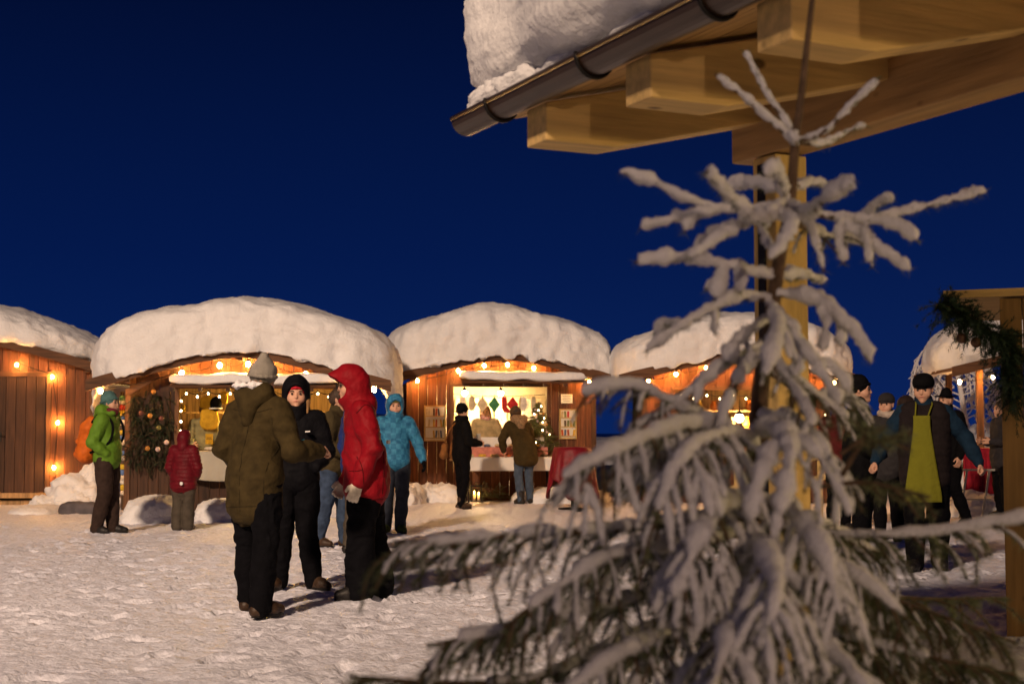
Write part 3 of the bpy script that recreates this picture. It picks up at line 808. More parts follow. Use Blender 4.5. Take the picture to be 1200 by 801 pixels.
nbranch = 0
SNOWK = 0.60
def branch(ctrl, r, twigs=(), auto=0, hang=0, tw_len=0.16, droop=0.3, green=1.0, snow=True, seed=0, ndens=720, bare_tip=0.0, tw_r=0.66):
    """one branch part: limb mesh with sub-parts snow and needles. ctrl in (px, py, dY)"""
    global nbranch
    nbranch += 1
    rnd = random.Random(100 + nbranch + seed)
    rng = np.random.RandomState(nbranch)
    main = curve_pts([tl(*c) for c in ctrl], 8)
    L = sum((main[i + 1] - main[i]).length for i in range(len(main) - 1))
    auto = int(auto * 2.1); tw_r *= 0.74 if auto > 6 else 1.0
    lines = [main]; radii = [r]; nlines = [main[len(main) // 5:]]; bare = set()
    for t in twigs:
        c = [tl(*p) for p in t]; lines.append(curve_pts(c, 6)); radii.append(r * rnd.uniform(0.85, 1.1)); nlines.append(lines[-1])
    def along(t):
        x = t * (len(main) - 1.001); i = int(x)
        return main[i].lerp(main[i + 1], x - i), (main[i + 1] - main[i]).normalized()
    extra = []
    for k in range(auto):
        t = 0.22 + 0.74 * (k + rnd.random() * 0.7) / max(1, auto)
        t = min(t, 0.97)
        p, d = along(t); side = d.cross(Vector((0, 0, 1)))
        if side.length < 0.05: side = Vector((1, 0, 0))
        side.normalize(); sgn = 1 if k % 2 else -1
        l = tw_len * rnd.uniform(0.6, 1.15) * (1.15 - 0.55 * t)
        v = (side * sgn * 0.75 + d * 0.7 + Vector((0, 0, rnd.uniform(-0.5, 0.25) - droop))).normalized()
        q1 = p + v * l * 0.55; q2 = p + v * l + Vector((0, 0, -0.28 * l * (0.4 + droop)))
        extra.append([p, q1, q2])
        if l > 0.11 and rnd.random() < 0.75:
            for sg in (-1, 1):
                sd = v.cross(Vector((0, 0, 1)))
                if sd.length < 0.1: continue
                sd.normalize(); v2 = (sd * sg * 0.6 + v * 0.7 + Vector((0, 0, -0.25 - droop * 0.6))).normalized()
                extra.append([p + v * l * 0.45, p + v * l * 0.45 + v2 * l * 0.3, p + v * l * 0.45 + v2 * l * 0.55 + Vector((0, 0, -0.03))])
    nh0 = len(extra)
    for k in range(hang):
        t = 0.12 + 0.85 * (k + rnd.random()) / max(1, hang)
        p, d = along(min(t, 0.97))
        l = tw_len * rnd.uniform(0.5, 1.1)
        v = (Vector((rnd.gauss(0, 0.25), rnd.gauss(0, 0.35), -1)) + d * 0.45).normalized()
        extra.append([p, p + v * l * 0.5 + d * 0.02, p + v * l + Vector((0, 0, -0.02))])
    for i_, c in enumerate(extra):
        hg = i_ >= nh0
        lines.append(curve_pts(c, 5)); radii.append(r * tw_r * rnd.uniform(0.5, 1.1) * (0.75 if hg else 1)); nlines.append(lines[-1])
        if rnd.random() < (0.35 if hg else 0.12): bare.add(len(lines) - 1)
    lb = MB()
    lb.tube(main, list(np.linspace(min(0.011, 0.004 + L * 0.008), 0.0025, len(main))), 6)
    for l in lines[1:]: lb.tube(l, list(np.linspace(0.0034, 0.0018, len(l))), 5)
    o = lb.build("branch", BARK, ST)
    V, F = needle_mesh(nlines, ndens * green, 0.0215, 0.0013, rng, up_cut=0.6 if snow else 0.0, fwd=0.55)
    nd = mobj("needles", V, F, NEEDLE, o, smooth=False); nd["kind"] = "stuff"
    if snow:
        sl_ = [l for i, l in enumerate(lines) if i not in bare]; sr_ = [q for i, q in enumerate(radii) if i not in bare]
        if bare_tip:
            cut = lambda l: l[:max(3, int(len(l) * (1 - bare_tip)))]
            sl_ = [cut(l) for l in lines]
        V, F = tubeset(sl_, [q * (SNOWK * ((1.0 if k_ == 0 else 0.78) if (auto or hang) else 1.08)) for k_, q in enumerate(sr_)], 9, rng, lift=0.4, amp=0.6, gap=0.45 if (auto or hang) else 0.15)
        mobj("snow", V, F, SNOWF, o)
    return o
B = branch
# bare leader whorl
B([(932, 166, 0), (902, 140, -.02), (870, 112, -.04), (838, 87, -.05)], .0135, green=.5)
B([(933, 162, 0), (912, 130, .04), (892, 98, .06), (873, 60, .08)], .0105, green=.8)
B([(934, 166, 0), (965, 155, -.05), (1000, 122, -.08), (1031, 91, -.1)], .0125, green=.7)
B([(934, 167, 0), (965, 168, .06), (990, 156, .1), (1015, 146, .12)], .0115, green=.5)
B([(933, 172, 0), (932, 164, -.02), (929, 150, -.03)], .019, green=.1)
# second whorl
B([(922, 224, 0), (885, 216, .12), (853, 219, .2)], .019, green=.3)
B([(926, 222, 0), (952, 214, .1), (985, 226, .2)], .020, green=.3)
B([(921, 232, 0), (914, 212, -.1), (905, 198, -.2), (897, 204, -.22)], .021, green=.3)
B([(916, 238, 0), (884, 247, -.05), (845, 246, -.1), (800, 256, -.12), (750, 267, -.13)], .0185,
  twigs=[[(835, 244, -.1), (795, 230, -.14), (760, 212, -.16), (728, 201, -.18)], [(820, 250, -.1), (808, 262, -.16), (802, 272, -.18)]], green=.5)
B([(916, 240, 0), (890, 258, -.2), (862, 238, -.3), (828, 201, -.4)], .0185, green=.9)
B([(914, 244, 0), (880, 258, -.12), (846, 276, -.2), (808, 301, -.25)], .0185, twigs=[[(862, 268, -.16), (840, 272, -.1), (815, 290, -.1)]], green=.5)
B([(926, 243, 0), (948, 250, -.2), (970, 232, -.3), (1000, 213, -.38)], .022, green=.5)
B([(924, 246, 0), (975, 254, .03), (1021, 257, .06), (1085, 242, .08), (1155, 224, .1)], .0165,
  twigs=[[(1012, 254, .05), (1028, 240, .0), (1044, 231, -.05)], [(1005, 257, .04), (1042, 262, .0), (1076, 282, -.05)], [(980, 257, .02), (1025, 288, -.04), (1066, 316, -.08)],
         [(985, 258, 0), (984, 285, -.04), (989, 310, -.05)], [(1014, 260, 0), (1016, 280, -.06), (1018, 305, -.08)]], green=.8)
B([(922, 248, 0), (948, 262, -.1), (958, 290, -.15), (966, 319, -.17)], .0145, green=.8)
B([(916, 250, 0), (928, 264, -.25), (916, 288, -.3), (902, 303, -.32)], .020, green=.5)
B([(912, 252, 0), (893, 268, -.15), (905, 292, -.22)], .016, green=.6)
B([(918, 250, 0), (955, 272, .15), (1000, 282, .25), (1045, 300, .3)], .018, auto=4, tw_len=.1, green=.6)
# third and fourth whorl
B([(905, 324, 0), (860, 313, -.06), (800, 304, -.1), (744, 307, -.12)], .0185,
  twigs=[[(850, 313, -.06), (843, 333, -.1), (837, 352, -.12)], [(864, 314, -.06), (868, 330, -.1), (866, 343, -.12)], [(843, 330, -.08), (828, 338, -.1)]], green=.6)
B([(908, 326, 0), (935, 322, .15), (965, 330, .25)], .018, green=.5)
B([(903, 350, 0), (862, 350, -.08), (812, 374, -.15), (757, 411, -.2)], .0185, twigs=[[(838, 358, -.1), (838, 375, -.14), (837, 393, -.15)], [(800, 380, -.1), (780, 380, -.05), (765, 392, -.02)]], green=.9)
B([(906, 344, 0), (950, 350, -.05), (985, 372, -.1), (1008, 398, -.12), (1021, 425, -.14)], .020, twigs=[[(962, 356, -.07), (968, 385, -.1), (964, 412, -.12)], [(975, 364, -.06), (985, 385, -.08), (985, 405, -.1)]], green=.8)
B([(904, 358, 0), (925, 385, -.15), (955, 425, -.25), (985, 474, -.3)], .0205, twigs=[[(930, 392, -.16), (940, 415, -.2), (932, 440, -.24)], [(955, 425, -.2), (975, 430, -.2), (998, 462, -.22)]], green=.7)
B([(900, 372, 0), (876, 390, -.1), (860, 405, -.16), (853, 424, -.2)], .0165, twigs=[[(872, 395, -.1), (880, 415, -.14), (876, 432, -.18)]], green=.9)
B([(903, 366, 0), (912, 380, -.3), (905, 410, -.42), (898, 440, -.46)], .021, auto=3, tw_len=.08, droop=.8, green=.5)
# fifth
B([(893, 404, 0), (850, 428, -.15), (795, 470, -.25), (737, 506, -.3)], .0195, twigs=[[(835, 438, -.16), (820, 450, -.22), (815, 474, -.25)]], hang=3, tw_len=.10, green=.9)
B([(891, 412, 0), (868, 440, -.22), (853, 470, -.33), (842, 506, -.36)], .020, hang=2, tw_len=.08, green=.6)
B([(896, 408, 0), (922, 440, -.2), (940, 470, -.28), (954, 500, -.32)], .018, auto=4, tw_len=.09, droop=.6, green=.7)
B([(897, 420, 0), (935, 446, .05), (970, 474, .1), (995, 494, .12)], .017, auto=5, tw_len=.09, droop=.5, green=1.1)
B([(896, 432, 0), (945, 462, .1), (985, 462, .2), (1015, 484, .25)], .017, auto=5, tw_len=.10, green=1.1)
# heavy middle
B([(886, 512, 0), (862, 503, -.1), (792, 475, -.25), (742, 452, -.3), (680, 460, -.33)], .021, auto=7, hang=2, tw_len=.13, droop=.4, green=.8)
B([(886, 518, 0), (820, 497, -.35), (745, 517, -.55), (660, 558, -.65)], .0255, auto=12, hang=4, tw_len=.15, droop=.5, green=.6, tw_r=.8)
B([(886, 522, 0), (850, 508, -.45), (800, 535, -.65), (770, 600, -.7)], .026, auto=8, hang=4, tw_len=.15, droop=.7, green=.6, tw_r=.8)
B([(887, 505, 0), (910, 506, -.45), (925, 528, -.65), (915, 600, -.72)], .027, twigs=[[(925, 515, -.55), (955, 530, -.62), (975, 560, -.66), (995, 598, -.68)], [(928, 520, -.6), (955, 570, -.68), (965, 650, -.72)], [(915, 515, -.6), (890, 560, -.68), (880, 610, -.7)]], hang=1, tw_len=.14, droop=.7, green=.5)
B([(888, 486, 0), (925, 492, -.2), (960, 520, -.3), (990, 575, -.35)], .0215, auto=5, hang=1, tw_len=.13, droop=.5, green=.8)
B([(886, 510, 0), (830, 520, .2), (770, 535, .35), (720, 560, .4)], .020, auto=7, hang=2, tw_len=.13, green=.9)
# long low branches
B([(881, 600, 0), (940, 622, -.1), (1000, 626, -.18), (1090, 624, -.22), (1210, 606, -.25)], .0185, auto=6, hang=6, tw_len=.15, droop=.4, green=1.5, tw_r=.6, bare_tip=0.0)
B([(880, 604, 0), (790, 612, -.3), (690, 622, -.45), (600, 626, -.52), (520, 636, -.56), (462, 634, -.58)], .0205, auto=12, hang=5, tw_len=.15, droop=.35, green=1.3, tw_r=.65, bare_tip=.10)
B([(879, 620, 0), (800, 640, -.4), (720, 650, -.6), (650, 690, -.7), (590, 735, -.74)], .022, auto=10, hang=4, tw_len=.15, droop=.5, green=1.1, tw_r=.7, bare_tip=.1)
B([(877, 660, 0), (790, 690, -.35), (690, 712, -.55), (590, 738, -.62), (500, 756, -.66)], .0205, auto=11, hang=5, tw_len=.15, droop=.3, green=1.4, tw_r=.65, bare_tip=.08)
B([(876, 640, 0), (890, 640, -.6), (910, 690, -.85), (890, 760, -.9)], .028, auto=9, hang=3, tw_len=.16, droop=.7, green=.8, tw_r=.75)
B([(878, 600, 0), (850, 590, -.5), (820, 630, -.72), (790, 700, -.78)], .027, auto=9, hang=4, tw_len=.16, droop=.7, green=.7, tw_r=.75)
B([(879, 590, 0), (920, 595, -.5), (960, 640, -.72), (985, 720, -.78)], .027, auto=9, hang=4, tw_len=.16, droop=.7, green=.7, tw_r=.75)
B([(876, 650, 0), (940, 650, -.35), (1010, 680, -.5), (1080, 740, -.55)], .020, auto=8, hang=4, tw_len=.15, droop=.5, green=1.5, tw_r=.55, bare_tip=.08)
B([(874, 690, 0), (960, 672, -.1), (1060, 706, -.15), (1190, 752, -.2)], .013, auto=12, hang=4, tw_len=.15, droop=.3, green=1.8, tw_r=.55, bare_tip=.35)
B([(873, 720, 0), (980, 742, -.2), (1090, 770, -.3), (1190, 790, -.35)], .014, auto=12, hang=4, tw_len=.15, droop=.3, green=1.8, tw_r=.55, bare_tip=.3)
B([(874, 700, 0), (960, 680, .25), (1060, 700, .4), (1180, 700, .5)], .011, auto=9, hang=1, tw_len=.16, droop=.3, green=1.7, tw_r=.55, bare_tip=.3)
B([(872, 740, 0), (800, 740, -.5), (720, 770, -.7), (640, 830, -.78)], .024, auto=10, hang=4, tw_len=.16, droop=.5, green=1.2, tw_r=.7)
B([(870, 750, 0), (860, 730, -.7), (840, 790, -.95), (820, 860, -1.0)], .028, auto=9, hang=3, tw_len=.17, droop=.7, green=.8, tw_r=.75)
B([(870, 750, 0), (930, 740, -.6), (1000, 790, -.85), (1040, 860, -.9)], .026, auto=10, hang=3, tw_len=.17, droop=.6, green=1.0, tw_r=.7)
B([(872, 720, 0), (760, 735, -.3), (640, 790, -.5), (540, 800, -.6), (410, 792, -.66)], .0165, auto=12, hang=2, tw_len=.15, droop=.2, green=1.6, tw_r=.55, bare_tip=.28)
B([(878, 620, 0), (810, 620, .2), (740, 640, .35), (670, 670, .42)], .020, auto=8, hang=3, tw_len=.15, green=1.1, tw_r=.7)
B([(876, 680, 0), (840, 690, .3), (790, 720, .5), (740, 760, .6)], .020, auto=8, hang=3, tw_len=.15, green=1.1, tw_r=.7)
B([(880, 590, 0), (930, 600, .25), (980, 620, .4), (1030, 650, .5)], .016, auto=6, hang=2, tw_len=.14, green=1.2, tw_r=.65)
B([(872, 720, 0), (920, 730, .3), (980, 750, .5), (1050, 780, .6)], .018, auto=8, hang=3, tw_len=.15, green=1.4, tw_r=.6)
# sparse green sprays with little snow, right of the tree
B([(985, 560, -.35), (1010, 520, -.38), (1035, 516, -.4), (1066, 506, -.42)], .006, auto=3, tw_len=.09, droop=.0, green=0.9, snow=False)
B([(960, 570, -.35), (1010, 565, -.4), (1050, 572, -.42), (1090, 582, -.44)], .006, auto=3, tw_len=.09, droop=.0, green=0.9, snow=False)
B([(985, 532, -.4), (1012, 512, -.42), (1008, 502, -.42)], .006, auto=2, tw_len=.07, droop=.0, green=0.9, snow=False)
# ------------------------------------------------------------------ people: bodies and clothes as smooth blended surfaces
def surface_nets(d, lo, h):
    """vectorised naive surface nets of a scalar grid, inside < 0"""
    s = d < 0
    c = np.zeros(tuple(n - 1 for n in d.shape), np.uint8)
    for dx in (0, 1):
        for dy in (0, 1):
            for dz in (0, 1):
                c += s[dx:dx + c.shape[0], dy:dy + c.shape[1], dz:dz + c.shape[2]]
    act = np.argwhere((c > 0) & (c < 8))
    idx = -np.ones(c.shape, np.int64); idx[tuple(act.T)] = np.arange(len(act))
    corners = np.array([(i, j, k) for i in (0, 1) for j in (0, 1) for k in (0, 1)])
    cv = np.stack([d[act[:, 0] + a, act[:, 1] + b, act[:, 2] + e] for a, b, e in corners], 1)
    acc = np.zeros((len(act), 3)); cnt = np.zeros(len(act))
    for a in range(8):
        for b in range(a + 1, 8):
            if np.abs(corners[a] - corners[b]).sum() != 1: continue
            va, vb = cv[:, a], cv[:, b]; m = (va < 0) != (vb < 0)
            t = np.where(m, va / np.where(m, va - vb, 1), 0)
            acc[m] += (corners[a] + (corners[b] - corners[a]) * t[:, None])[m]; cnt[m] += 1
    V = (act + acc / np.maximum(cnt, 1)[:, None]) * h + lo
    F = []
    for ax in range(3):
        u, v = [(1, 2), (2, 0), (0, 1)][ax]
        sl0 = [slice(None)] * 3; sl1 = [slice(None)] * 3
        sl0[ax] = slice(0, -1); sl1[ax] = slice(1, None)
        a, b = s[tuple(sl0)], s[tuple(sl1)]
        e = np.argwhere(a != b)
        e = e[(e[:, u] > 0) & (e[:, v] > 0) & (e[:, u] < d.shape[u] - 1) & (e[:, v] < d.shape[v] - 1)]
        inside = a[tuple(e.T)]
        q = []
        for (ou, ov) in ((-1, -1), (0, -1), (0, 0), (-1, 0)):
            p = e.copy(); p[:, u] += ou; p[:, v] += ov; q.append(idx[tuple(p.T)])
        q = np.stack(q, 1)
        F.append(np.where(inside[:, None], q, q[:, ::-1]))
    return V, np.concatenate(F)

class SD:
    """list of blended primitives -> mesh"""
    def __init__(s): s.p = []
    def cone(s, a, b, ra, rb=None, k=0.03, flat=None, f=1.0, sub=False):
        """round cone from a to b; flat = direction squeezed by f (>1 thinner)"""
        s.p.append((np.array(a, float), np.array(b, float), ra, ra if rb is None else rb, k, None if flat is None else np.array(flat, float), f, sub)); return s
    def ball(s, c, r, k=0.02, sub=False): return s.cone(c, c, r, r, k, sub=sub)
    def chain(s, pts, rad, k=0.03, flat=None, f=1.0):
        for i in range(len(pts) - 1): s.cone(pts[i], pts[i + 1], rad[i], rad[i + 1], k, flat, f)
        return s
    def mesh(s, h):
        lo = np.min([np.minimum(a - ra, b - rb) for a, b, ra, rb, *_ in s.p], 0) - 3 * h
        hi = np.max([np.maximum(a + ra, b + rb) for a, b, ra, rb, *_ in s.p], 0) + 3 * h
        n = np.ceil((hi - lo) / h).astype(int) + 1
        FAR = 0.12
        d = np.full(n, FAR, np.float32)
        for a, b, ra, rb, k, fl, f, sub in s.p:
            R = max(ra, rb) + k + 0.03
            i0 = np.maximum(0, np.floor((np.minimum(a, b) - R - lo) / h).astype(int)); i1 = np.minimum(n, np.ceil((np.maximum(a, b) + R - lo) / h).astype(int) + 1)
            g = [lo[i] + h * np.arange(i0[i], i1[i]) for i in range(3)]
            P = np.stack(np.meshgrid(*g, indexing='ij'), -1)
            ab = b - a; L2 = float(ab @ ab)
            t = np.clip(((P - a) @ ab) / L2, 0, 1) if L2 > 1e-12 else np.zeros(P.shape[:3])
            q = P - a - t[..., None] * ab
            if fl is not None:
                w = q @ fl; q = q + (w * (f - 1))[..., None] * fl
            dd = np.linalg.norm(q, axis=-1) - (ra + (rb - ra) * t)
            dd = np.minimum(dd, FAR)
            o = d[i0[0]:i1[0], i0[1]:i1[1], i0[2]:i1[2]]
            if sub:
                hh = np.clip(0.5 - 0.5 * (o + dd) / k, 0, 1)
                r = o * (1 - hh) - dd * hh + k * hh * (1 - hh)
            else:
                hh = np.clip(0.5 + 0.5 * (o - dd) / k, 0, 1)
                r = o * (1 - hh) + dd * hh - k * hh * (1 - hh)
            d[i0[0]:i1[0], i0[1]:i1[1], i0[2]:i1[2]] = r
        V, F = surface_nets(d, lo, h)
        return V, F

def wrinkle(V, F, amp, seed, stretch=(1, 1, 1.0), scale=9.0, quilt=0.0, zq=0.055):
    N = vnormals(V, F)
    p = V * np.array(stretch) * scale + seed * 5.3
    wv = np.stack([vnoise(p * 0.6, seed), vnoise(p * 0.6 + 40, seed + 1), vnoise(p * 0.6 + 80, seed + 2)], 1)
    q = p + wv * 1.1
    f = 1 - np.abs(vnoise(q, seed + 3)) * 2
    d = amp * (0.65 * f + 0.35 * vnoise(q * 2.3, seed + 4))
    if quilt: d = d * 0.4 + quilt * (np.abs(np.sin(V[:, 2] * math.pi / zq)) ** 0.5 - 0.6)
    return V + N * d[:, None]
SKIN = mat("skin", (0.55, 0.31, 0.21), 0.55, 0.08, 20, bump=0.05, spec=0.4)
LIPS = mat("lips", (0.34, 0.10, 0.09), 0.5, 0.05, bump=0)
EYE = mat("eye_dark", (0.03, 0.02, 0.018), 0.25, 0.0, bump=0, spec=0.6)
HAIRD = mat("dark_hair", (0.05, 0.03, 0.02), 0.6, 0.5, 60, (1, 1, .2), bump=0.6, bscale=120)
HAIRB = mat("fair_hair", (0.30, 0.17, 0.07), 0.6, 0.4, 60, (1, 1, .2), bump=0.6, bscale=120)
def fab(name, col, **k):
    a = dict(rough=0.88, var=0.22, scale=14, bump=0.55, bscale=22, bdist=0.018, sheen=0.0, spec=0.12); a.update(k)
    return mat(name, col, **a)
BLACKF = fab("black_cloth", (0.0055, 0.0055, 0.0065), spec=0.04)
BLACKT = fab("black_trouser_cloth", (0.0045, 0.0045, 0.006), spec=0.04)
BOOT = mat("boot_leather", (0.045, 0.025, 0.014), 0.5, 0.4, 20, bump=0.3)
BOOTB = mat("black_boot_leather", (0.014, 0.012, 0.012), 0.5, 0.3, 20, bump=0.3)
FUR = mat("tan_fur", (0.30, 0.19, 0.10), 0.95, 0.5, 40, bump=1.0, bscale=90, bdist=0.02)

VX = np.array([1.0, 0, 0]); VY = np.array([0, 1.0, 0])
def person(loc, rz, label, h=1.75, pose={}, jacket=None, trousers=None, boots=None, hat=None, hood=None, hair=None, gloves=None, scarf=None,
           res=0.011, group=None, face=True, skin=None, build_=1.0):
    """facing local -y. pose: joint overrides at 1.75 m scale; keys lean, LE LW RE RW (elbow, wrist), LK LA RK RA, hyaw, hpitch, LH/RH hand style
    jacket: dict(m, hem, width, flare, quilt, wr) ; trousers: dict(m, wide)"""
    root = empty("person", loc, rz, label, "person", group or "people at the market")
    S = h / 1.75
    lean = pose.get('lean', (0, 0, 0))          # chest offset
    J = {}
    tw = pose.get('pel', (0, 0, 0))
    J['pel'] = np.array([0, 0, 0.95]) + tw
    J['waist'] = np.array([0, 0, 1.10]) + np.array(tw) + np.array(lean) * 0.35
    J['chest'] = np.array([0, 0.0, 1.30]) + np.array(tw) + np.array(lean) * 0.8
    J['neck'] = np.array([0, 0.01, 1.49]) + np.array(tw) + np.array(lean) * 1.15
    J['head'] = J['neck'] + np.array([0, -0.025, 0.135]) + np.array(lean) * 0.35 + np.array(pose.get('hoff', (0, 0, 0)))
    syaw = pose.get('syaw', 0)
    for s, c in ((-1, 'L'), (1, 'R')):
        sh = np.array([s * 0.175 * build_, 0.0, 0])
        sh = np.array([sh[0] * math.cos(syaw), sh[0] * math.sin(syaw), 0])
        J[c + 'S'] = J['neck'] + np.array([0, 0.0, -0.075]) + sh
        J[c + 'E'] = np.array(pose.get(c + 'E', (s * 0.25, 0.03, 1.14))) + (0 if (c + 'E') in pose else np.array(lean) * 0.9)
        J[c + 'W'] = np.array(pose.get(c + 'W', (s * 0.255, -0.05, 0.90))) + (0 if (c + 'W') in pose else np.array(lean) * 0.9)
        J[c + 'Hp'] = J['pel'] + np.array([s * 0.09, 0, -0.03])
        J[c + 'K'] = np.array(pose.get(c + 'K', (s * 0.10, -0.02, 0.51)))
        J[c + 'A'] = np.array(pose.get(c + 'A', (s * 0.11, 0.02, 0.085)))
    J = {k: np.array(v, float) * S for k, v in J.items()}
    def part(name, sd, m, amp=0.0, hres=None, parent=root, **kw):
        V, F = sd.mesh((hres or res))
        if amp or kw.get('quilt'): V = wrinkle(V, F, amp, len(name) + int(h * 1000) % 37, **kw)
        return mobj(name, V, F, m, parent)
    # head frame
    hy, hp = R_(pose.get('hyaw', 0)), R_(pose.get('hpitch', 0))
    HM = Matrix.Rotation(hy, 3, 'Z') @ Matrix.Rotation(hp, 3, 'X') @ Matrix.Rotation(R_(pose.get('hroll', 0)), 3, 'Y')
    def hd(x, y, z): return J['head'] + np.array(HM @ Vector((x, y, z))) * S
    # ---- body
    b = SD(); k = 0.02 * S
    b.cone(hd(0, 0.012, 0.035), hd(0, 0.03, 0.028), .082 * S, .082 * S, k)
    b.cone(hd(0, -0.03, -0.035), hd(0, -0.045, -0.075), .058 * S, .040 * S, .04 * S)
    b.cone(hd(-.038, -.045, -.03), hd(.038, -.045, -.03), .036 * S, .036 * S, .03 * S)
    b.cone(hd(-.035, -.066, .030), hd(.035, -.066, .030), .018 * S, .018 * S, .02 * S)      # brow
    b.cone(hd(0, -.080, .018), hd(0, -.098, -.020), .007 * S, .0115 * S, .012 * S)           # nose
    b.cone(hd(-.016, -.082, -.056), hd(.016, -.082, -.056), .010 * S, .010 * S, .012 * S)    # mouth
    b.ball(hd(0, -.074, -.095), .018 * S, .02 * S)
    for s in (-1, 1):
        b.cone(hd(s * .034, -.092, .008), hd(s * .034, -.092, .008), .016 * S, .016 * S, .014 * S, sub=True)
        b.cone(hd(s * .078, .012, .018), hd(s * .076, .010, -.022), .014 * S, .010 * S, .008 * S)
    b.cone(hd(0, 0.005, -.06), J['neck'] - np.array([0, 0, .06]) * S, .052 * S, .058 * S, .03 * S)
    b.cone(J['neck'] + np.array([0, 0, -.07]) * S, J['chest'], .07 * S, .10 * S, .05 * S, VY, 1.3)
    b.cone(J['chest'], J['pel'], .10 * S, .095 * S, .05 * S, VY, 1.2)
    def hand(sd, c, grow=0.0, kk=0.010):
        s = -1 if c == 'L' else 1
        W = J[c + 'W']; fdir = W - J[c + 'E']; fdir = fdir / np.linalg.norm(fdir)
        if (c + 'D') in pose: fdir = np.array(pose[c + 'D'], float); fdir /= np.linalg.norm(fdir)
        inw = np.array(pose.get(c + 'P', (-s, 0.0, 0.0)), float)          # palm direction
        inw -= fdir * (inw @ fdir); inw /= np.linalg.norm(inw) + 1e-9
        side = np.cross(fdir, inw); side = side if side[1] < 0 else -side  # thumb side, towards the front
        if abs(side[1]) < 0.2: side = side if side[2] > 0 else -side
        st = pose.get(c + 'H', 'relaxed'); curl = {'relaxed': (18, 35, 30), 'fist': (70, 95, 70), 'flat': (5, 10, 8), 'grip': (45, 70, 50)}[st]
        g = grow; z = S
        p0, p1 = W + fdir * .012 * z, W + fdir * .075 * z
        for o, e in ((-.024, -.030), (-.006, -.010), (.012, .010), (.026, .028)):
            sd.cone(p0 + side * o * .7 * z, p1 + side * e * z, (.0165 + g) * z, (.0135 + g) * z, kk * z)
        for o, ln, ag in ((.032, .072, 4), (.011, .080, 0), (-.011, .075, -3), (-.031, .060, -8)):
            p = W + fdir * .085 * z + side * o * z; a = 0
            d0 = fdir + side * math.tan(R_(ag)); d0 /= np.linalg.norm(d0)
            for ci, (cu, fr_) in enumerate(zip(curl, (.45, .30, .25))):
                a += R_(cu + ag * (0.6 if st == 'relaxed' else 0)); dv = d0 * math.cos(a) + inw * math.sin(a)
                q = p + dv * ln * fr_ * z
                sd.cone(p, q, (.0092 + g - .0008 * ci) * z, (.0086 + g - .0008 * ci) * z, .005 * z); p = q
        p = W + fdir * .022 * z + side * .026 * z; dv = fdir * .62 + side * .62 + inw * .35; dv /= np.linalg.norm(dv)
        q = p + dv * .042 * z; sd.cone(p, q, (.0150 + g) * z, (.0112 + g) * z, .008 * z)
        dv = fdir * .9 + side * (.25 if st == 'relaxed' else -.3) + inw * (.35 if st == 'relaxed' else .75); dv /= np.linalg.norm(dv)
        sd.cone(q, q + dv * .034 * z, (.0112 + g) * z, (.0095 + g) * z, .006 * z)
    for c in 'LR':
        b.chain([J[c + 'S'], J[c + 'E'], J[c + 'W']], [.045 * S, .036 * S, .026 * S], .03 * S)
        b.cone(J['chest'] + np.array([0, 0, .1]) * S, J[c + 'S'], .06 * S, .045 * S, .04 * S)
        b.chain([J[c + 'Hp'], J[c + 'K'], J[c + 'A']], [.060 * S, .042 * S, .026 * S], .03 * S)
        if pose.get(c + 'H') != 'pocket' and not gloves: hand(b, c)
        elif pose.get(c + 'H') != 'pocket' and gloves: b.cone(J[c + 'W'], J[c + 'W'] + (J[c + 'W'] - J[c + 'E']) * .2, .024 * S, .02 * S, .01)
    part("body", b, skin or SKIN, hres=min(res, 0.0085))
    if face:
        for s in (-1, 1):
            m = MB(); m.ell(hd(s * .034, -.081, .009), .0105 * S, 10, 7); m.build("eye", EYE, root)
            m = MB(); m.tube([hd(s * .020, -.091, .030), hd(s * .036, -.089, .035), hd(s * .052, -.076, .029)], .0042 * S, 6); m.build("eyebrow", HAIRD, root)
        m = MB(); m.tube([hd(-.024, -.086, -.055), hd(0, -.0945, -.053), hd(.024, -.086, -.055)], [.003 * S, .0055 * S, .003 * S], 8); m.build("lips", LIPS, root)
    if hair:
        t = SD(); hm, hl = hair
        t.cone(hd(0, .02, .05), hd(0, .045, .03), .092 * S, .088 * S, .02)
        if hl: 
            for s in (-1, 1): t.chain([hd(s * .07, .02, .02), hd(s * .085, -.01, -.06), hd(s * .085, -.035, -.06 - hl)], [.035 * S, .03 * S, .018 * S], .02)
        t.cone(hd(0, -.10, -.0), hd(0, -.085, -.05), .072 * S, .06 * S, .02 * S, sub=True)
        part("hair", t, hm, 0.004, scale=30)
    # ---- trousers
    if trousers:
        t = SD(); wd = trousers.get('wide', 1.0); f2 = trousers.get('flare', 1.0)
        t.cone(J['pel'] + np.array([-.06, 0, .03]) * S, J['pel'] + np.array([.06, 0, .03]) * S, .118 * S, .118 * S, .05 * S)
        for c in 'LR':
            A = J[c + 'A'] + np.array([0, 0.005, -.02]) * S
            t.chain([J[c + 'Hp'], J[c + 'Hp'] * .45 + J[c + 'K'] * .55, J[c + 'K'], J[c + 'K'] * .5 + A * .5, A], [.112 * S * min(wd, 1.08) ** .5, .094 * S * wd, .076 * S * wd, .074 * S * wd * f2 ** .5, .064 * S * wd * f2], .025 * S)
        part("trousers", t, trousers['m'], trousers.get('wr', 0.008) * S, scale=7.5, stretch=(1.2, 1.2, 1.6))
    # ---- boots
    bm_, bh = (boots or (BOOTB, 0.13))
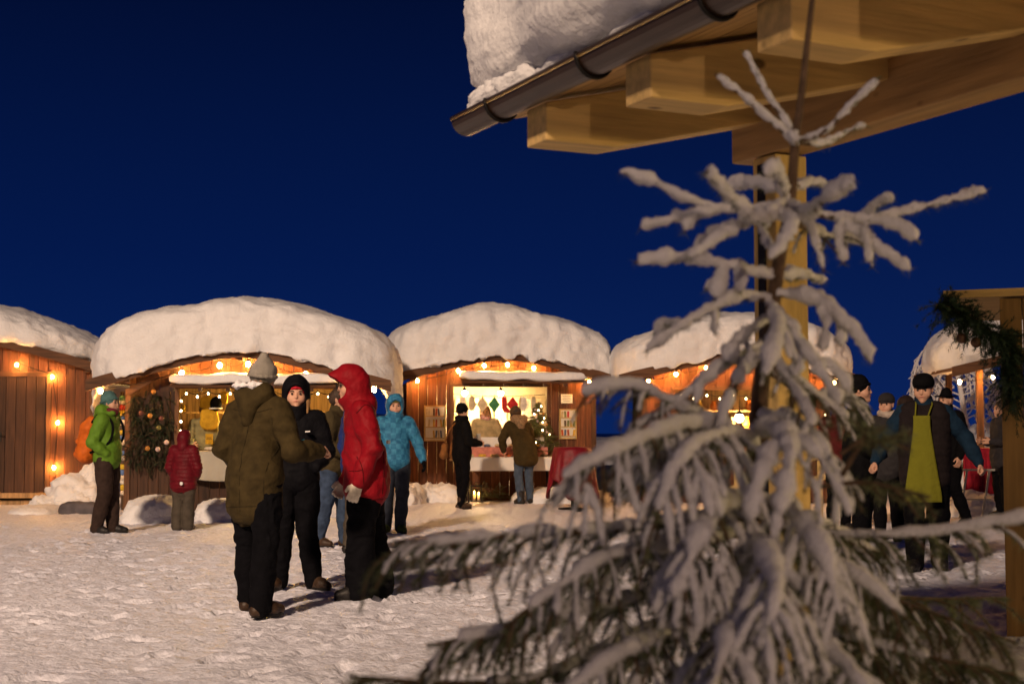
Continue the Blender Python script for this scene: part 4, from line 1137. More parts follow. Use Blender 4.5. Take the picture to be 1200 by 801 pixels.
    for c in 'LR':
        s = -1 if c == 'L' else 1
        A = J[c + 'A']; t = SD(); out = pose.get(c + 'T', s * 12)
        fd = np.array([math.sin(R_(out)), -math.cos(R_(out)), 0])
        drop = pose.get(c + 'heel', 0.0)
        toe = A + fd * .155 * S; toe[2] = .040 * S; heel = A - fd * .045 * S; heel[2] = (.045 + drop) * S
        ball = A + fd * .09 * S; ball[2] = .048 * S
        t.chain([heel, ball, toe], [.046 * S, .050 * S, .038 * S], .02 * S)
        t.cone(A + np.array([0, 0, -.02]) * S, A + np.array([0, 0, bh - .09]) * S + (J[c + 'K'] - A) * 0.05, .055 * S, .060 * S, .03 * S)
        t.cone(ball * .4 + A * .6, ball, .045 * S, .045 * S, .02 * S)
        V, F = t.mesh(0.008); V[:, 2] = np.maximum(V[:, 2], 0.012)
        bo = mobj("boot", V, F, bm_, root)
        sl = MB(); side = np.array([fd[1], -fd[0], 0]); cx_ = (heel + toe) / 2
        ring = []
        for a in np.linspace(0, 2 * math.pi, 15)[:-1]:
            l = .135 * S * math.cos(a); wv = (.048 + .008 * math.cos(a)) * S * math.sin(a)
            q = cx_ + fd * l + side * wv; ring.append((q[0], q[1]))
        sl.prism(ring, 0.0, 0.022 * S, 'z'); sl.build("sole", BLACKM, bo)
    # ---- jacket
    if jacket:
        w = jacket.get('width', 1.0); hem = jacket.get('hem', .80) * S; fl = jacket.get('flare', 1.0)
        t = SD(); f = 1.32
        hc = J['pel'].copy(); hc[2] = hem; hc += np.array(jacket.get('hoff', (0, 0, 0))) * S
        hw = .165 * S * w * fl
        def slab(p, hwid, rad, q, hwid2, rad2, kk=.06):
            for s in (-1, 0, 1):
                t.cone(p + VX * s * (hwid - rad), q + VX * s * (hwid2 - rad2), rad, rad2, kk * S)
        rr = .118 * S * w
        slab(J['neck'] - np.array([0, 0, .14]) * S, .175 * S * w, .095 * S * w, J['waist'], .165 * S * w, rr)
        pz = J['pel'] if hem < J['pel'][2] - .06 else J['waist'] * .5 + J['pel'] * .5
        slab(J['waist'], .165 * S * w, rr, pz, .178 * S * w * fl ** .5, rr * 1.03 * fl ** .5)
        if hem < pz[2] - .02:
            e = hc + np.array([0, 0, rr * 1.0])
            if e[2] < pz[2]: slab(pz, .178 * S * w * fl ** .5, rr * 1.03 * fl ** .5, e, hw * 1.1, rr * 1.02 * fl)
        shz = jacket.get('shoulder', .083) * S * w ** .5
        t.cone(J['LS'] * .85 + J['RS'] * .15, J['LS'] * .15 + J['RS'] * .85, shz, shz, .06 * S)
        sr = jacket.get('sleeve', 1.0) * w ** .5
        for c in 'LR':
            m1 = J[c + 'S'] * .5 + J[c + 'E'] * .5; m2 = J[c + 'E'] * .45 + J[c + 'W'] * .55
            ce = J[c + 'W'] - (J[c + 'W'] - J[c + 'E']) * .03
            t.chain([J[c + 'S'], m1, J[c + 'E'], m2, ce], [.084 * S * sr, .075 * S * sr, .066 * S * sr, .060 * S * sr, .047 * S * sr], .03 * S)
        ch = jacket.get('collar', .05) * S
        if ch:
            t.cone(J['neck'] - np.array([0, 0, .05]) * S, J['neck'] + np.array([0, -.004, 0]) * S + np.array([0, 0, ch]), .085 * S, .076 * S, .04 * S)
            t.cone(J['neck'] + np.array([0, -.012, .0]) * S + np.array([0, 0, ch + .03 * S]), J['neck'] + np.array([0, -.012, 0]) * S + np.array([0, 0, ch + .09 * S]), .058 * S, .075 * S, .012 * S, sub=True)
        V, F = t.mesh(res)
        V = wrinkle(V, F, jacket.get('wr', 0.008) * S, int(h * 991) % 53, scale=jacket.get('ws', 8.0), stretch=(1, 1, 1.3), quilt=jacket.get('quilt', 0), zq=jacket.get('zq', .055))
        # clean flat hem
        nearc = np.abs(V[:, 0] - hc[0]) < hw * 1.4
        onlytorso = (V[:, 2] < hem) & nearc & (np.abs(V[:, 1] - hc[1]) < 0.3)
        for c in 'LR':
            onlytorso &= np.linalg.norm(V - J[c + 'W'], axis=1) > 0.12 * S
        tilt = jacket.get('tilt', 0.0)
        V[onlytorso, 2] = hem + tilt * (V[onlytorso, 0] - hc[0]) + 0.012 * np.sin(np.arctan2(V[onlytorso, 1] - hc[1], V[onlytorso, 0] - hc[0]) * 5)
        jo = mobj(jacket.get('name', 'jacket'), V, F, jacket['m'], root)
        J['hc'] = hc
        if jacket.get('zip') is not None:
            pass
    # ---- gloves
    if gloves:
        for c in 'LR':
            if pose.get(c + 'H') == 'pocket': continue
            t = SD(); hand(t, c, grow=.0045, kk=.012)
            fd = J[c + 'W'] - J[c + 'E']; fd /= np.linalg.norm(fd)
            t.cone(J[c + 'W'] - fd * .05 * S, J[c + 'W'] + fd * .02 * S, .040 * S, .032 * S, .015)
            V, F = t.mesh(0.006); mobj("glove", V, F, gloves, root)
    # ---- head wear
    if hat:
        kind, hm = hat[0], hat[1]
        t = SD()
        if kind == 'beanie':
            top = hat[2] if len(hat) > 2 else 0.0
            t.cone(hd(0, .015, .045), hd(0, .03, .045), .097 * S, .094 * S, .02)
            t.cone(hd(0, .022, .09), hd(0, .045 + top * .5, .10 + top), .066 * S, .030 * S if top else .055 * S, .05 * S)
            t.cone(hd(0, -.12, -.035), hd(0, .0, -.115), .088 * S, .092 * S, .012 * S, sub=True)
            part("beanie", t, hm, .003 * S, hres=.009, scale=25, stretch=(1.5, 1.5, .3))
            c = SD()
            for i in range(16):
                a0, a1 = 2 * math.pi * i / 16, 2 * math.pi * (i + 1) / 16
                P_ = lambda a: hd(.089 * math.sin(a), .020 - .102 * math.cos(a), .032 + .030 * math.cos(a))
                c.cone(P_(a0), P_(a1), .0145 * S, .0145 * S, .012)
            part("hat_cuff", c, hat[3] if len(hat) > 3 else hm, 0, hres=.008)
        elif kind == 'cap':       # flat topped cap with short peak
            t.cone(hd(-.015, .012, .068), hd(.015, .012, .068), .078 * S, .078 * S, .03, None)
            t.cone(hd(0, .04, .055), hd(0, -.022, .055), .084 * S, .082 * S, .03)
            t.cone(hd(0, 0, -.055), hd(0, 0, -.055), .112 * S, .112 * S, .01, sub=True)
            part("cap", t, hm, .002, hres=.009)
            p = SD(); p.cone(hd(-.036, -.095, .050), hd(.036, -.095, .050), .026 * S, .026 * S, .02, np.array(HM @ Vector((0, .25, 1))).round(4) / 1.03, 3.2)
            part("cap_peak", p, hm, 0, hres=.007)
        elif kind == 'brim':
            t.cone(hd(0, .01, .06), hd(0, .015, .105), .088 * S, .070 * S, .02)
            t.cone(hd(0, .01, -.06), hd(0, .01, -.06), .112 * S, .112 * S, .01, sub=True)
            part("hat_crown", t, hm, .002, hres=.009)
            p = MB(); p.lathe(hd(0, .008, .052), [(.080 * S, .006), (.135 * S, 0), (.148 * S, .012), (.146 * S, .018), (.130 * S, .008), (.080 * S, .014)], 24, R=HM); p.build("hat_brim", hm, root)
    if hood:
        hm, up = hood[0], hood[1]
        t = SD()
        if up:
            pk = hood[2] if len(hood) > 2 else 0.0
            t.cone(hd(0, .015, .05), hd(0, .035, .02), .118 * S, .118 * S, .03)
            t.cone(hd(0, -.04, .075), hd(0, -.075 - pk, .070), .088 * S, .060 * S, .05 * S)
            t.cone(hd(0, .03, -.06), J['neck'] + np.array([0, .01, -.02]) * S, .105 * S, .12 * S, .05 * S)
            t.cone(hd(0, -.03, -.09), J['neck'] + np.array([0, -.01, -.04]) * S, .08 * S, .10 * S, .04 * S)
            t.cone(hd(0, -.17, .01), hd(0, -.07, -.02), .088 * S, .080 * S, .015 * S, sub=True)
            part("hood", t, hm, .006 * S, scale=11)
        else:
            n = J['neck']
            t.cone(n + np.array([-.085, .055, .045]) * S, n + np.array([.085, .055, .045]) * S, .075 * S, .075 * S, .05)
            t.cone(n + np.array([0, .11, -.03]) * S, n + np.array([0, .12, -.14]) * S, .09 * S, .05 * S, .06 * S, VY, 1.3)
            t.cone(n + np.array([-.10, .02, .01]) * S, n + np.array([-.06, -.09, .01]) * S, .05 * S, .035 * S, .04 * S)
            t.cone(n + np.array([.10, .02, .01]) * S, n + np.array([.06, -.09, .01]) * S, .05 * S, .035 * S, .04 * S)
            part("hood", t, hm, .008 * S, scale=10)
    if scarf:
        t = SD(); n = J['neck']
        for i in range(12):
            a0, a1 = 2 * math.pi * i / 12, 2 * math.pi * (i + 1) / 12
            P_ = lambda a: n + np.array([.075 * math.cos(a), .078 * math.sin(a) - .01, .028 + .012 * math.sin(a * 2)]) * S
            t.cone(P_(a0), P_(a1), .036 * S, .036 * S, .02)
        part("scarf", t, scarf, .006, scale=16)
    root.data is None
    return root, J, HM

def feet_at(px, py):
    """ground point under photo pixel (px, py)"""
    v = (400.5 - py) / FPX
    c, s = math.cos(PITCH), math.sin(PITCH)
    t = -CAMZ / (s + v * c)
    Y = (c - v * s) * t
    return Vector(((px - 600) / FPX * t, Y, 0))

OLIVE = fab("olive_parka_cloth", (0.038, 0.027, 0.010), var=0.3)
GREYK = fab("grey_knit", (0.26, 0.24, 0.21), bscale=160, bump=0.6)
RED = fab("red_shell", (0.21, 0.004, 0.010), rough=0.6, var=0.15)
GREENJ = fab("green_shell", (0.10, 0.21, 0.02), rough=0.6, var=0.12)
TEAL = fab("teal_knit", (0.075, 0.16, 0.16), bscale=160, bump=0.6)
DBROWN = fab("dark_brown_cloth", (0.035, 0.022, 0.018))
JEANS = fab("blue_denim", (0.035, 0.055, 0.10), var=0.35)
GREYT = fab("grey_trouser_cloth", (0.07, 0.058, 0.045))
ORANGE = fab("orange_nylon", (0.55, 0.12, 0.015), rough=0.6)
WINE = fab("wine_red_quilt", (0.11, 0.006, 0.012), rough=0.5)
WHITEG = fab("white_glove_knit", (0.62, 0.55, 0.45))
# plaid blue shell
PLAID = fab("blue_plaid_shell", (0.03, 0.16, 0.33), rough=0.6, mixcol=(0.05, 0.24, 0.42))
t_ = PLAID.node_tree; b_ = t_.nodes["Principled BSDF"]; prev_ = b_.inputs["Base Color"].links[0].from_socket
ck = t_.nodes.new("ShaderNodeTexChecker"); ck.inputs["Scale"].default_value = 15; ck.inputs[1].default_value = (1.15, 1.1, 1.05, 1); ck.inputs[2].default_value = (0.66, 0.70, 0.75, 1)
co_ = t_.nodes.new("ShaderNodeTexCoord"); mx_ = t_.nodes.new("ShaderNodeMix"); mx_.data_type = 'RGBA'; mx_.blend_type = 'MULTIPLY'; mx_.inputs[0].default_value = 0.8
t_.links.new(co_.outputs["Object"], ck.inputs[0]); t_.links.new(prev_, mx_.inputs[6]); t_.links.new(ck.outputs[0], mx_.inputs[7]); t_.links.new(mx_.outputs[2], b_.inputs["Base Color"])

from mathutils.bvhtree import BVHTree
def seam(root, cloth, pts, d, r, m, name="seam"):
    """thin raised line laid on a garment: pts are thrown along direction d onto its surface"""
    o = [c for c in root.children if c.name.split('.')[0] == cloth][0]
    me = o.data; t = BVHTree.FromPolygons([v.co for v in me.vertices], [tuple(p.vertices) for p in me.polygons])
    L = []
    ps = curve_pts(pts, 7) if len(pts) > 2 else [Vector(pts[0]).lerp(Vector(pts[1]), i / 10) for i in range(11)]
    for p in ps:
        p = Vector(p); dv = Vector(d).normalized(); h = t.ray_cast(p - dv * 0.8, dv)
        if h[0] is not None: L.append(h[0] - dv * r * .2)
    if len(L) > 2:
        b = MB(); b.tube(L, r, 5); b.build(name, m, root)
RING = "people talking in the middle of the square"
# 1 olive parka, back to us
r, J, _ = person(feet_at(297, 719), R_(150), "person seen from behind in a long olive parka and pale grey pointed beanie", 1.77,
    dict(lean=(.02, -.06, 0), hroll=-8, LE=(-.31, -.03, 1.13), LW=(-.34, -.28, 1.13), LH='grip', LP=(.6, 0, -.6), RE=(.26, .03, 1.15), RW=(.18, -.12, .98), RH='pocket',
         LA=(-.15, .10, .085), RA=(.13, -.10, .085), LK=(-.13, .03, .51), RK=(.12, -.07, .51), hyaw=18, hpitch=14, LT=-15, RT=10),
    jacket=dict(name='parka', m=OLIVE, hem=.62, width=1.08, flare=1.06, wr=.012, ws=6.5, sleeve=1.06, collar=.07, tilt=-.10),
    trousers=dict(m=BLACKT, wide=1.12, wr=.012), boots=(BOOT, .15), hat=('beanie', GREYK, .06), hood=(OLIVE, False), res=.0105, group=RING)
SEAMD = fab("dark_seam", (0.026, 0.019, 0.008))
for pts in ([(0, 0, 1.40), (0, 0, 1.0), (0, 0, .68)], [(-.17, 0, 1.36), (0, 0, 1.33), (.17, 0, 1.36)], [(-.19, 0, .72), (0, 0, .715), (.19, 0, .70)], [(-.165, 0, 1.3), (-.17, 0, 1.1), (-.155, 0, .70)], [(.165, 0, 1.05), (.175, 0, .9), (.16, 0, .70)]):
    seam(r, "parka", [(x * 1.06, y, z * 1.06) for x, y, z in pts], (0, -1, 0), .003, SEAMD)
V, F = csphere(16); V = V * np.array([.135, .075, .024])
V += vnormals(V, F) * (0.02 * vnoise(V * 22, 4) + .012 * vnoise(V * 50, 5))[:, None]
sn = mobj("snow_dusting", V + J['neck'] + np.array([.035, .085, .098]), F, SNOWF, r)
# 2 woman in black with red headband, facing us
BLK2 = fab("black_shell", (0.005, 0.005, 0.007), rough=0.7, spec=0.06)
TEALP = fab("teal_shell", (0.02, 0.17, 0.26), rough=0.6)
REDK = fab("red_headband_knit", (0.40, 0.015, 0.03))
r, J, HM = person(feet_at(345, 690), R_(8), "person in black ski jacket and black hat over a red headband, facing the camera", 1.70,
    dict(LE=(-.26, -.02, 1.16), LW=(-.20, -.22, 1.03), RE=(.26, 0, 1.15), RW=(.17, -.18, 1.02), LH='pocket', RH='pocket', LA=(-.13, .02, .085), RA=(.16, -.02, .085), RT=45, LT=-25),
    jacket=dict(m=BLK2, hem=.80, width=1.06, wr=.007, collar=.07), trousers=dict(m=BLACKT, wide=1.12), boots=(BOOT, .14), hair=(HAIRB, .10), hat=('beanie', REDK, 0, REDK), hood=(BLK2, True, -.02), res=.0105, group=RING)
m = MB(); m.prism([(-.14, 1.20), (-.03, 1.18), (.07, 1.22), (.075, 1.15), (-.02, 1.08), (-.14, 1.11)], -.190, -.150); m.build("chest_panel", TEALP, r)
m = MB(); m.prism([(-.14, 1.37), (-.05, 1.345), (-.05, 1.30), (-.14, 1.32)], -.172, -.135); m.build("chest_panel", TEALP, r)
LOGO = mat("white_print", (0.75, 0.75, 0.75), 0.6, 0.02, bump=0)
m = MB(); m.prism([(.075, 1.285), (.115, 1.288), (.115, 1.278), (.075, 1.275)], -.172, -.135); m.build("chest_logo", LOGO, r)
# 3 man in red, hood up, profile
REDP = RED
r, J, HM = person(feet_at(428, 700), R_(-78), "person in a red hooded ski jacket, black trousers and white gloves, in profile", 1.77,
    dict(lean=(0, -.05, 0), hoff=(0, -.03, -.01), RE=(.26, .02, 1.14), RW=(.26, -.085, .875), LE=(-.26, .0, 1.14), LW=(-.25, -.14, .88), RH='relaxed', LH='relaxed', RA=(.13, -.06, .085), LA=(-.12, .13, .085), LK=(-.11, .06, .51), RK=(.11, -.05, .51), hpitch=6, RT=5),
    jacket=dict(m=RED, hem=.70, width=1.14, flare=1.14, wr=.012, ws=6.5, collar=.06, sleeve=1.02), trousers=dict(m=BLACKT, wide=1.30, flare=1.28, wr=.012), boots=(BOOTB, .12), hood=(RED, True, .05), gloves=WHITEG, hair=(HAIRD, 0), res=.0105, group=RING)
H_ = J['head']
def hp_(x, y, z, s=1.80 / 1.75): return H_ + np.array(HM @ Vector((x, y, z))) * s
m = MB()
for s in (-1, 1):
    m.tube([hp_(s * .034 + .026 * math.cos(a), -.108, .010 + .019 * math.sin(a)) for a in np.linspace(0, 2 * math.pi, 13)], .0035, 5)
    m.tube([hp_(s * .060, -.106, .014), hp_(s * .082, -.02, .012)], .003, 5)
m.tube([hp_(-.010, -.110, .012), hp_(.010, -.110, .012)], .003, 5); m.build("spectacles", BLACKM, r)
SEAMR = fab("deep_red_seam", (0.07, 0.003, 0.005))
for pts in ([(0, -.09, 1.06), (0, -.06, .96), (0, -.05, .86)], [(0, -.10, 1.38), (0, -.03, 1.44), (0, .07, 1.38)], [(0, -.16, .745), (0, 0, .74), (0, .15, .745)], [(0, .09, 1.36), (0, .115, 1.1), (0, .10, .78)], [(0, -.06, .965), (0, -.10, .955), (0, -.14, .95)]):
    seam(r, "jacket", [(x, y * 1.03, z * 1.03) for x, y, z in pts], (-1, 0, 0), .0035, SEAMR)
m = MB(); m.box((.03, .168, 1.20), (.085, .02, .028)); m.build("back_logo", LOGO, r)
# 4 man behind in olive brown, jeans
OLB = fab("olive_brown_cloth", (0.055, 0.042, 0.020))
person(feet_at(388, 640), R_(75), "person in an olive brown jacket and blue jeans, face hidden behind the red jacket", 1.76,
    dict(lean=(0, -.05, 0), RE=(.25, -.03, 1.14), RW=(.18, -.22, 1.03), LE=(-.25, -.03, 1.14), LW=(-.18, -.22, 1.03), LH='pocket', RH='pocket', RA=(.09, -.14, .085), LA=(-.09, .12, .085), RK=(.09, -.10, .51), LK=(-.1, .02, .51)),
    jacket=dict(m=OLB, hem=.78, width=1.15, wr=.010), trousers=dict(m=JEANS, wide=1.08), boots=(BOOT, .1), hair=(HAIRD, 0), res=.012, group=RING)
# 5 hidden figure in dark blue with grey trousers
NAVY = fab("dark_blue_shell", (0.015, 0.03, 0.14), rough=0.6)
person(feet_at(416, 648), R_(120), "person in a dark blue hood and grey trousers, mostly hidden behind the red jacket", 1.72,
    dict(), jacket=dict(m=NAVY, hem=.80, width=1.0), trousers=dict(m=GREYT, wide=1.05), boots=(BOOTB, .1), hood=(NAVY, True), res=.013, group=RING)
# 6 boy in blue plaid
STRIPEK = fab("striped_dark_knit", (0.02, 0.02, 0.02))
r, J, HM = person(feet_at(462, 624), R_(12), "person in a bright blue plaid hooded jacket and dark striped beanie", 1.73,
    dict(RE=(.30, .0, 1.16), RW=(.36, -.06, .93), LE=(-.26, .03, 1.14), LW=(-.27, -.04, .90), hyaw=0, LA=(-.10, .05, .085), RA=(.07, -.04, .085)),
    jacket=dict(m=PLAID, hem=.80, width=1.06, wr=.008, collar=.09), trousers=dict(m=fab("slate_trouser_cloth", (0.03, 0.035, 0.05)), wide=1.08), boots=(fab("green_boot", (0.06, 0.08, 0.02)), .12), gloves=BLACKF,
    hat=('beanie', STRIPEK, 0, fab("olive_stripe_knit", (0.12, 0.11, 0.03))), hood=(PLAID, True, -.075), scarf=PLAID, res=.012, group=RING)
# 7 green jacket with backpack
GJ = feet_at(124, 625)
r, J, HM = person(GJ, R_(80), "person in a lime green jacket and teal beanie with an orange backpack", 1.77,
    dict(lean=(0, -.01, 0), LE=(-.26, .08, 1.14), LW=(-.18, -.07, 1.0), RE=(.26, .08, 1.13), RW=(.17, -.07, 1.0), LH='pocket', RH='pocket', RA=(.09, -.05, .085), LA=(-.09, .08, .085)),
    jacket=dict(m=GREENJ, hem=.80, width=1.06, wr=.008, collar=.08), trousers=dict(m=DBROWN, wide=1.15), boots=(BOOTB, .12), hat=('beanie', TEAL, .0), hood=(GREENJ, False), scarf=fab("wine_scarf", (0.12, 0.02, 0.03)), res=.012, group="shoppers in front of the wide hut")
BP = empty("backpack", GJ + Vector((0, 0, 0)), R_(80), "orange backpack on the shoulders of the green jacket", "backpack")
t = SD(); t.cone((-.06, .24, 1.33), (.06, .24, 1.33), .085, .085, .04).cone((-.06, .27, 1.02), (.06, .27, 1.02), .115, .115, .06).cone((0, .25, 1.30), (0, .28, 1.02), .12, .13, .06).cone((-.05, .20, 1.42), (.05, .20, 1.42), .06, .06, .05)
V, F = t.mesh(.012); V = wrinkle(V, F, .008, 3, scale=8); mobj("pack_body", V, F, ORANGE, BP)
t = SD(); t.cone((-.05, .385, 1.0), (.05, .385, 1.0), .05, .05, .03).cone((-.05, .365, 1.16), (.05, .365, 1.16), .04, .04, .03)
V, F = t.mesh(.012); mobj("front_pocket", wrinkle(V, F, .006, 5), F, ORANGE, BP)
for s in (-1, 1):
    m = MB(); m.tube(curve_pts([(s * .10, .17, 1.40), (s * .13, .03, 1.525), (s * .14, -.13, 1.38), (s * .17, -.10, 1.15), (s * .15, .16, 1.02)], 6), .016, 6); m.build("strap", BLACKF, BP)
    m = MB(); m.tube(curve_pts([(s * .04, .335, 1.36), (s * .035, .385, 1.2), (s * .04, .41, 1.0)], 5), .006, 5); m.build("zip", BLACKF, BP)
# 8 child in wine red coat
r, J, HM = person(feet_at(214, 620), R_(168), "child in a wine red quilted coat and hood, seen from behind at the stall", 1.28,
    dict(LE=(-.27, .0, 1.12), LW=(-.22, -.10, .95), RE=(.27, .0, 1.12), RW=(.22, -.10, .95), LH='pocket', RH='pocket', LA=(-.10, 0, .085), RA=(.10, .02, .085)),
    jacket=dict(name='coat', m=WINE, hem=.66, width=1.22, flare=1.12, wr=.006, quilt=.010, zq=.052, sleeve=1.15), trousers=dict(m=GREYT, wide=1.3, flare=1.25), boots=(fab("pale_boot", (0.35, 0.32, 0.28)), .11), hood=(WINE, True), res=.010, group="shoppers in front of the wide hut")
m = MB(); m.prism([(-.075, .60), (-.055, .585), (-.035, .60), (-.038, .63), (-.072, .63)], .165, .185); m.build("badge", LOGO, r)
# 9 seller in the wide hut
BEIGE = fab("sage_wool", (0.22, 0.20, 0.10))
r, J, HM = person(hlocal(HB, (-.72, .62, .08)), R_(8), "seller in a sage green jacket and brown hat behind the counter of the wide hut", 1.66,
    dict(LE=(-.26, -.05, 1.14), LW=(-.16, -.30, 1.06), RE=(.27, -.05, 1.13), RW=(.24, -.32, 1.03), LH='relaxed', RH='relaxed', hpitch=8),
    jacket=dict(m=BEIGE, hem=.80, width=1.1), trousers=dict(m=DBROWN), hat=('beanie', fab("brown_knit", (0.14, 0.08, 0.03)), .0), res=.013, group="stall keepers")
# 10 seller in the knitwear stall
r, J, HM = person(hlocal(HC, (-.26, .45, .08)), R_(-5), "seller in a beige sweater and red scarf inside the bright knitwear stall", 1.70,
    dict(LE=(-.30, -.02, 1.16), LW=(-.20, -.28, 1.02), RE=(.30, -.02, 1.16), RW=(.26, -.26, 1.00), LH='relaxed', RH='relaxed'),
    jacket=dict(name='sweater', m=fab("beige_sweater", (0.36, 0.28, 0.15)), hem=.84, width=1.15, sleeve=1.1), trousers=dict(m=DBROWN), scarf=fab("red_white_scarf", (0.50, 0.05, 0.05), mixcol=(.7, .6, .55), scale=40), hair=(HAIRB, .05), res=.013, group="stall keepers")
# 11 customer left at the knitwear stall
BRB2 = fab("brown_bag_cloth", (0.17, 0.075, 0.025))
c11 = feet_at(541, 596)
r, J, HM = person(c11, R_(115), "person in dark coat and black hat with a brown shoulder bag", 1.74,
    dict(RE=(.24, -.02, 1.13), RW=(.16, -.27, 1.15), LE=(-.24, -.04, 1.12), LW=(-.14, -.28, 1.10), LH='grip', RH='relaxed', RA=(.09, -.05, .085), LA=(-.09, .06, .085), hpitch=4),
    jacket=dict(name='coat', m=BLACKF, hem=.74, width=1.05), trousers=dict(m=BLACKT, wide=.95), boots=(BOOT, .16), hat=('beanie', BLACKF, 0), scarf=BLACKF, res=.012, group="customers at the bright stall")
BG = empty("shoulder_bag", c11, R_(115), "soft brown bag hanging at the hip of the dark coat", "bag")
t = SD()
for s in (-.16, 0, .16): t.cone((.30, s + .02, 1.06), (.31, s * 1.15 + .02, .90), .055, .075, .04)
V, F = t.mesh(.012); mobj("bag_body", wrinkle(V, F, .012, 9), F, BRB2, BG)
m = MB(); m.tube(curve_pts([(.28, -.15, 1.08), (.10, -.15, 1.36), (-.05, -.02, 1.52), (.10, .15, 1.36), (.29, .20, 1.08)], 6), .014, 6); m.build("strap", BRB2, BG)
CU = empty("paper_cup", hlocal(HC, (0, 0, 0)), 0, "pale paper cup held up in the hand of the dark coat", "cup")
M4 = Matrix.Translation(c11) @ Matrix.Rotation(R_(115), 4, 'Z'); CU.location = M4 @ Vector((.11, -.36, 1.15))
m = MB(); m.lathe((0, 0, 0), [(.028, 0), (.038, .10), (.041, .10), (.041, .107), (.034, .107), (.026, .01)], 14); m.build("cup", PAPER, CU)
# 12 customer leaning over the table
r, J, HM = person(feet_at(614, 590), R_(-155), "person in olive parka with fur hood and jeans leaning over the stall table", 1.80,
    dict(lean=(0, -.26, -.05), pel=(0, .05, 0), RE=(.28, -.30, 1.12), RW=(.20, -.42, .92), LE=(-.27, -.30, 1.14), LW=(-.12, -.46, 1.02), LH='relaxed', RH='relaxed', RA=(.10, .10, .085), LA=(-.14, -.05, .085), hpitch=20, hyaw=10),
    jacket=dict(name='parka', m=fab("dark_olive_cloth", (0.050, 0.034, 0.012)), hem=.66, width=1.12, flare=1.1, hoff=(0, .03, 0)), trousers=dict(m=fab("mid_denim", (0.06, 0.085, 0.13)), wide=.95), boots=(BOOTB, .17), hood=(FUR, False), scarf=FUR, hair=(HAIRD, .05), hat=('beanie', fab("brown_wool_hat", (0.10, 0.06, 0.03)), 0), res=.012, group="customers at the bright stall")
# 13 man in the yellow-green apron
VEST = fab("dark_quilted_vest", (0.016, 0.012, 0.013))
BLUES = fab("petrol_sleeve_cloth", (0.008, 0.024, 0.048))
APR = fab("lime_apron_cloth", (0.165, 0.165, 0.016), var=.05)
AP = feet_at(1086, 668)
r, J, HM = person(AP, R_(-14), "person in a lime green apron, dark vest and black cap", 1.80,
    dict(LE=(-.34, .02, 1.17), LW=(-.44, -.10, .97), RE=(.36, .05, 1.19), RW=(.47, -.02, .96), LH='fist', RH='fist', RA=(.12, .16, .10), LA=(-.10, -.10, .085), RK=(.12, .02, .51), hyaw=-14, hpitch=10, RP=(-.7, .2, -.3), LP=(.7, .2, -.3)),
    jacket=dict(name='shirt', m=BLUES, hem=.82, width=1.06, sleeve=.95), trousers=dict(m=BLACKT, wide=1.15), boots=(BOOTB, .12), hat=('cap', BLACKF), res=.0115, group="people on the right of the square")
t = SD(); S = 1.8 / 1.75
for s in (-1, 0, 1):
    t.cone(J['neck'] + np.array([s * .115, 0, -.13]) * S, J['waist'] + np.array([s * .085, 0, 0]) * S, .128 * S, .140 * S, .05).cone(J['waist'] + np.array([s * .085, 0, 0]) * S, J['pel'] + np.array([s * .085, 0, -.12]) * S, .140 * S, .142 * S, .05)
t.cone(J['LS'] * .8 + J['RS'] * .2, J['LS'] * .2 + J['RS'] * .8, .108 * S, .108 * S, .05)
V, F = t.mesh(.0115); mobj("vest", wrinkle(V, F, .006, 4, quilt=.007, zq=.07), F, VEST, r)
ys = []
V, F = [], []
nz, nx_ = 30, 13
for i in range(nz + 1):
    z = 1.39 - (1.39 - .62) * i / nz
    hw = .072 + (.160 - .072) * min(1, max(0, (1.30 - z) / .62)) ** 1.1
    ln = -.172 - .012 * max(0, (1.15 - z)) * 4
    for j in range(nx_ + 1):
        u = -1 + 2 * j / nx_; x = u * hw - .025
        V.append((x * S, (ln * math.sqrt(max(0.05, 1 - (x / .27) ** 2)) - .012 + .006 * math.sin(x * 60 + z * 3) * min(1, max(0, (1.1 - z) * 3))) * S - .005, z * S))
F = np.array([(i * (nx_ + 1) + j, i * (nx_ + 1) + j + 1, (i + 1) * (nx_ + 1) + j + 1, (i + 1) * (nx_ + 1) + j) for i in range(nz) for j in range(nx_)])
apo = mobj("apron", V, F, APR, r); so = apo.modifiers.new("thickness", 'SOLIDIFY'); so.thickness = .006
for s in (-1, 1):
    m = MB(); m.tube([((s * .055 - .025) * S, -.180 * S, 1.385 * S), (s * .07 * S, -.12 * S, 1.49 * S), (s * .07 * S, .03, 1.53 * S)], .008, 6); m.build("apron_strap", APR, r)
# 14 man in black in profile
CROWD = "people on the right of the square"
person(feet_at(1010, 655), R_(70), "person all in black with a black beanie, in profile left of the apron", 1.83,
    dict(LH='pocket', RH='pocket', LW=(-.18, -.2, 1.0), RW=(.18, -.2, 1.0)), jacket=dict(m=BLACKF, hem=.72, width=1.15), trousers=dict(m=BLACKT, wide=1.1), hat=('beanie', BLACKF, 0), res=.012, group=CROWD)
# 15 pale scarf and dark cap
person(feet_at(1042, 634), R_(-35), "person in a dark cap with a pale scarf, between black coat and apron", 1.72,
    dict(), jacket=dict(name='coat', m=fab("charcoal_cloth", (0.03, 0.028, 0.03)), hem=.70, width=1.1), trousers=dict(m=BLACKT), hat=('cap', fab("charcoal_wool", (0.03, 0.028, 0.03))), scarf=fab("pale_scarf", (0.45, 0.38, 0.32)), res=.013, group=CROWD)
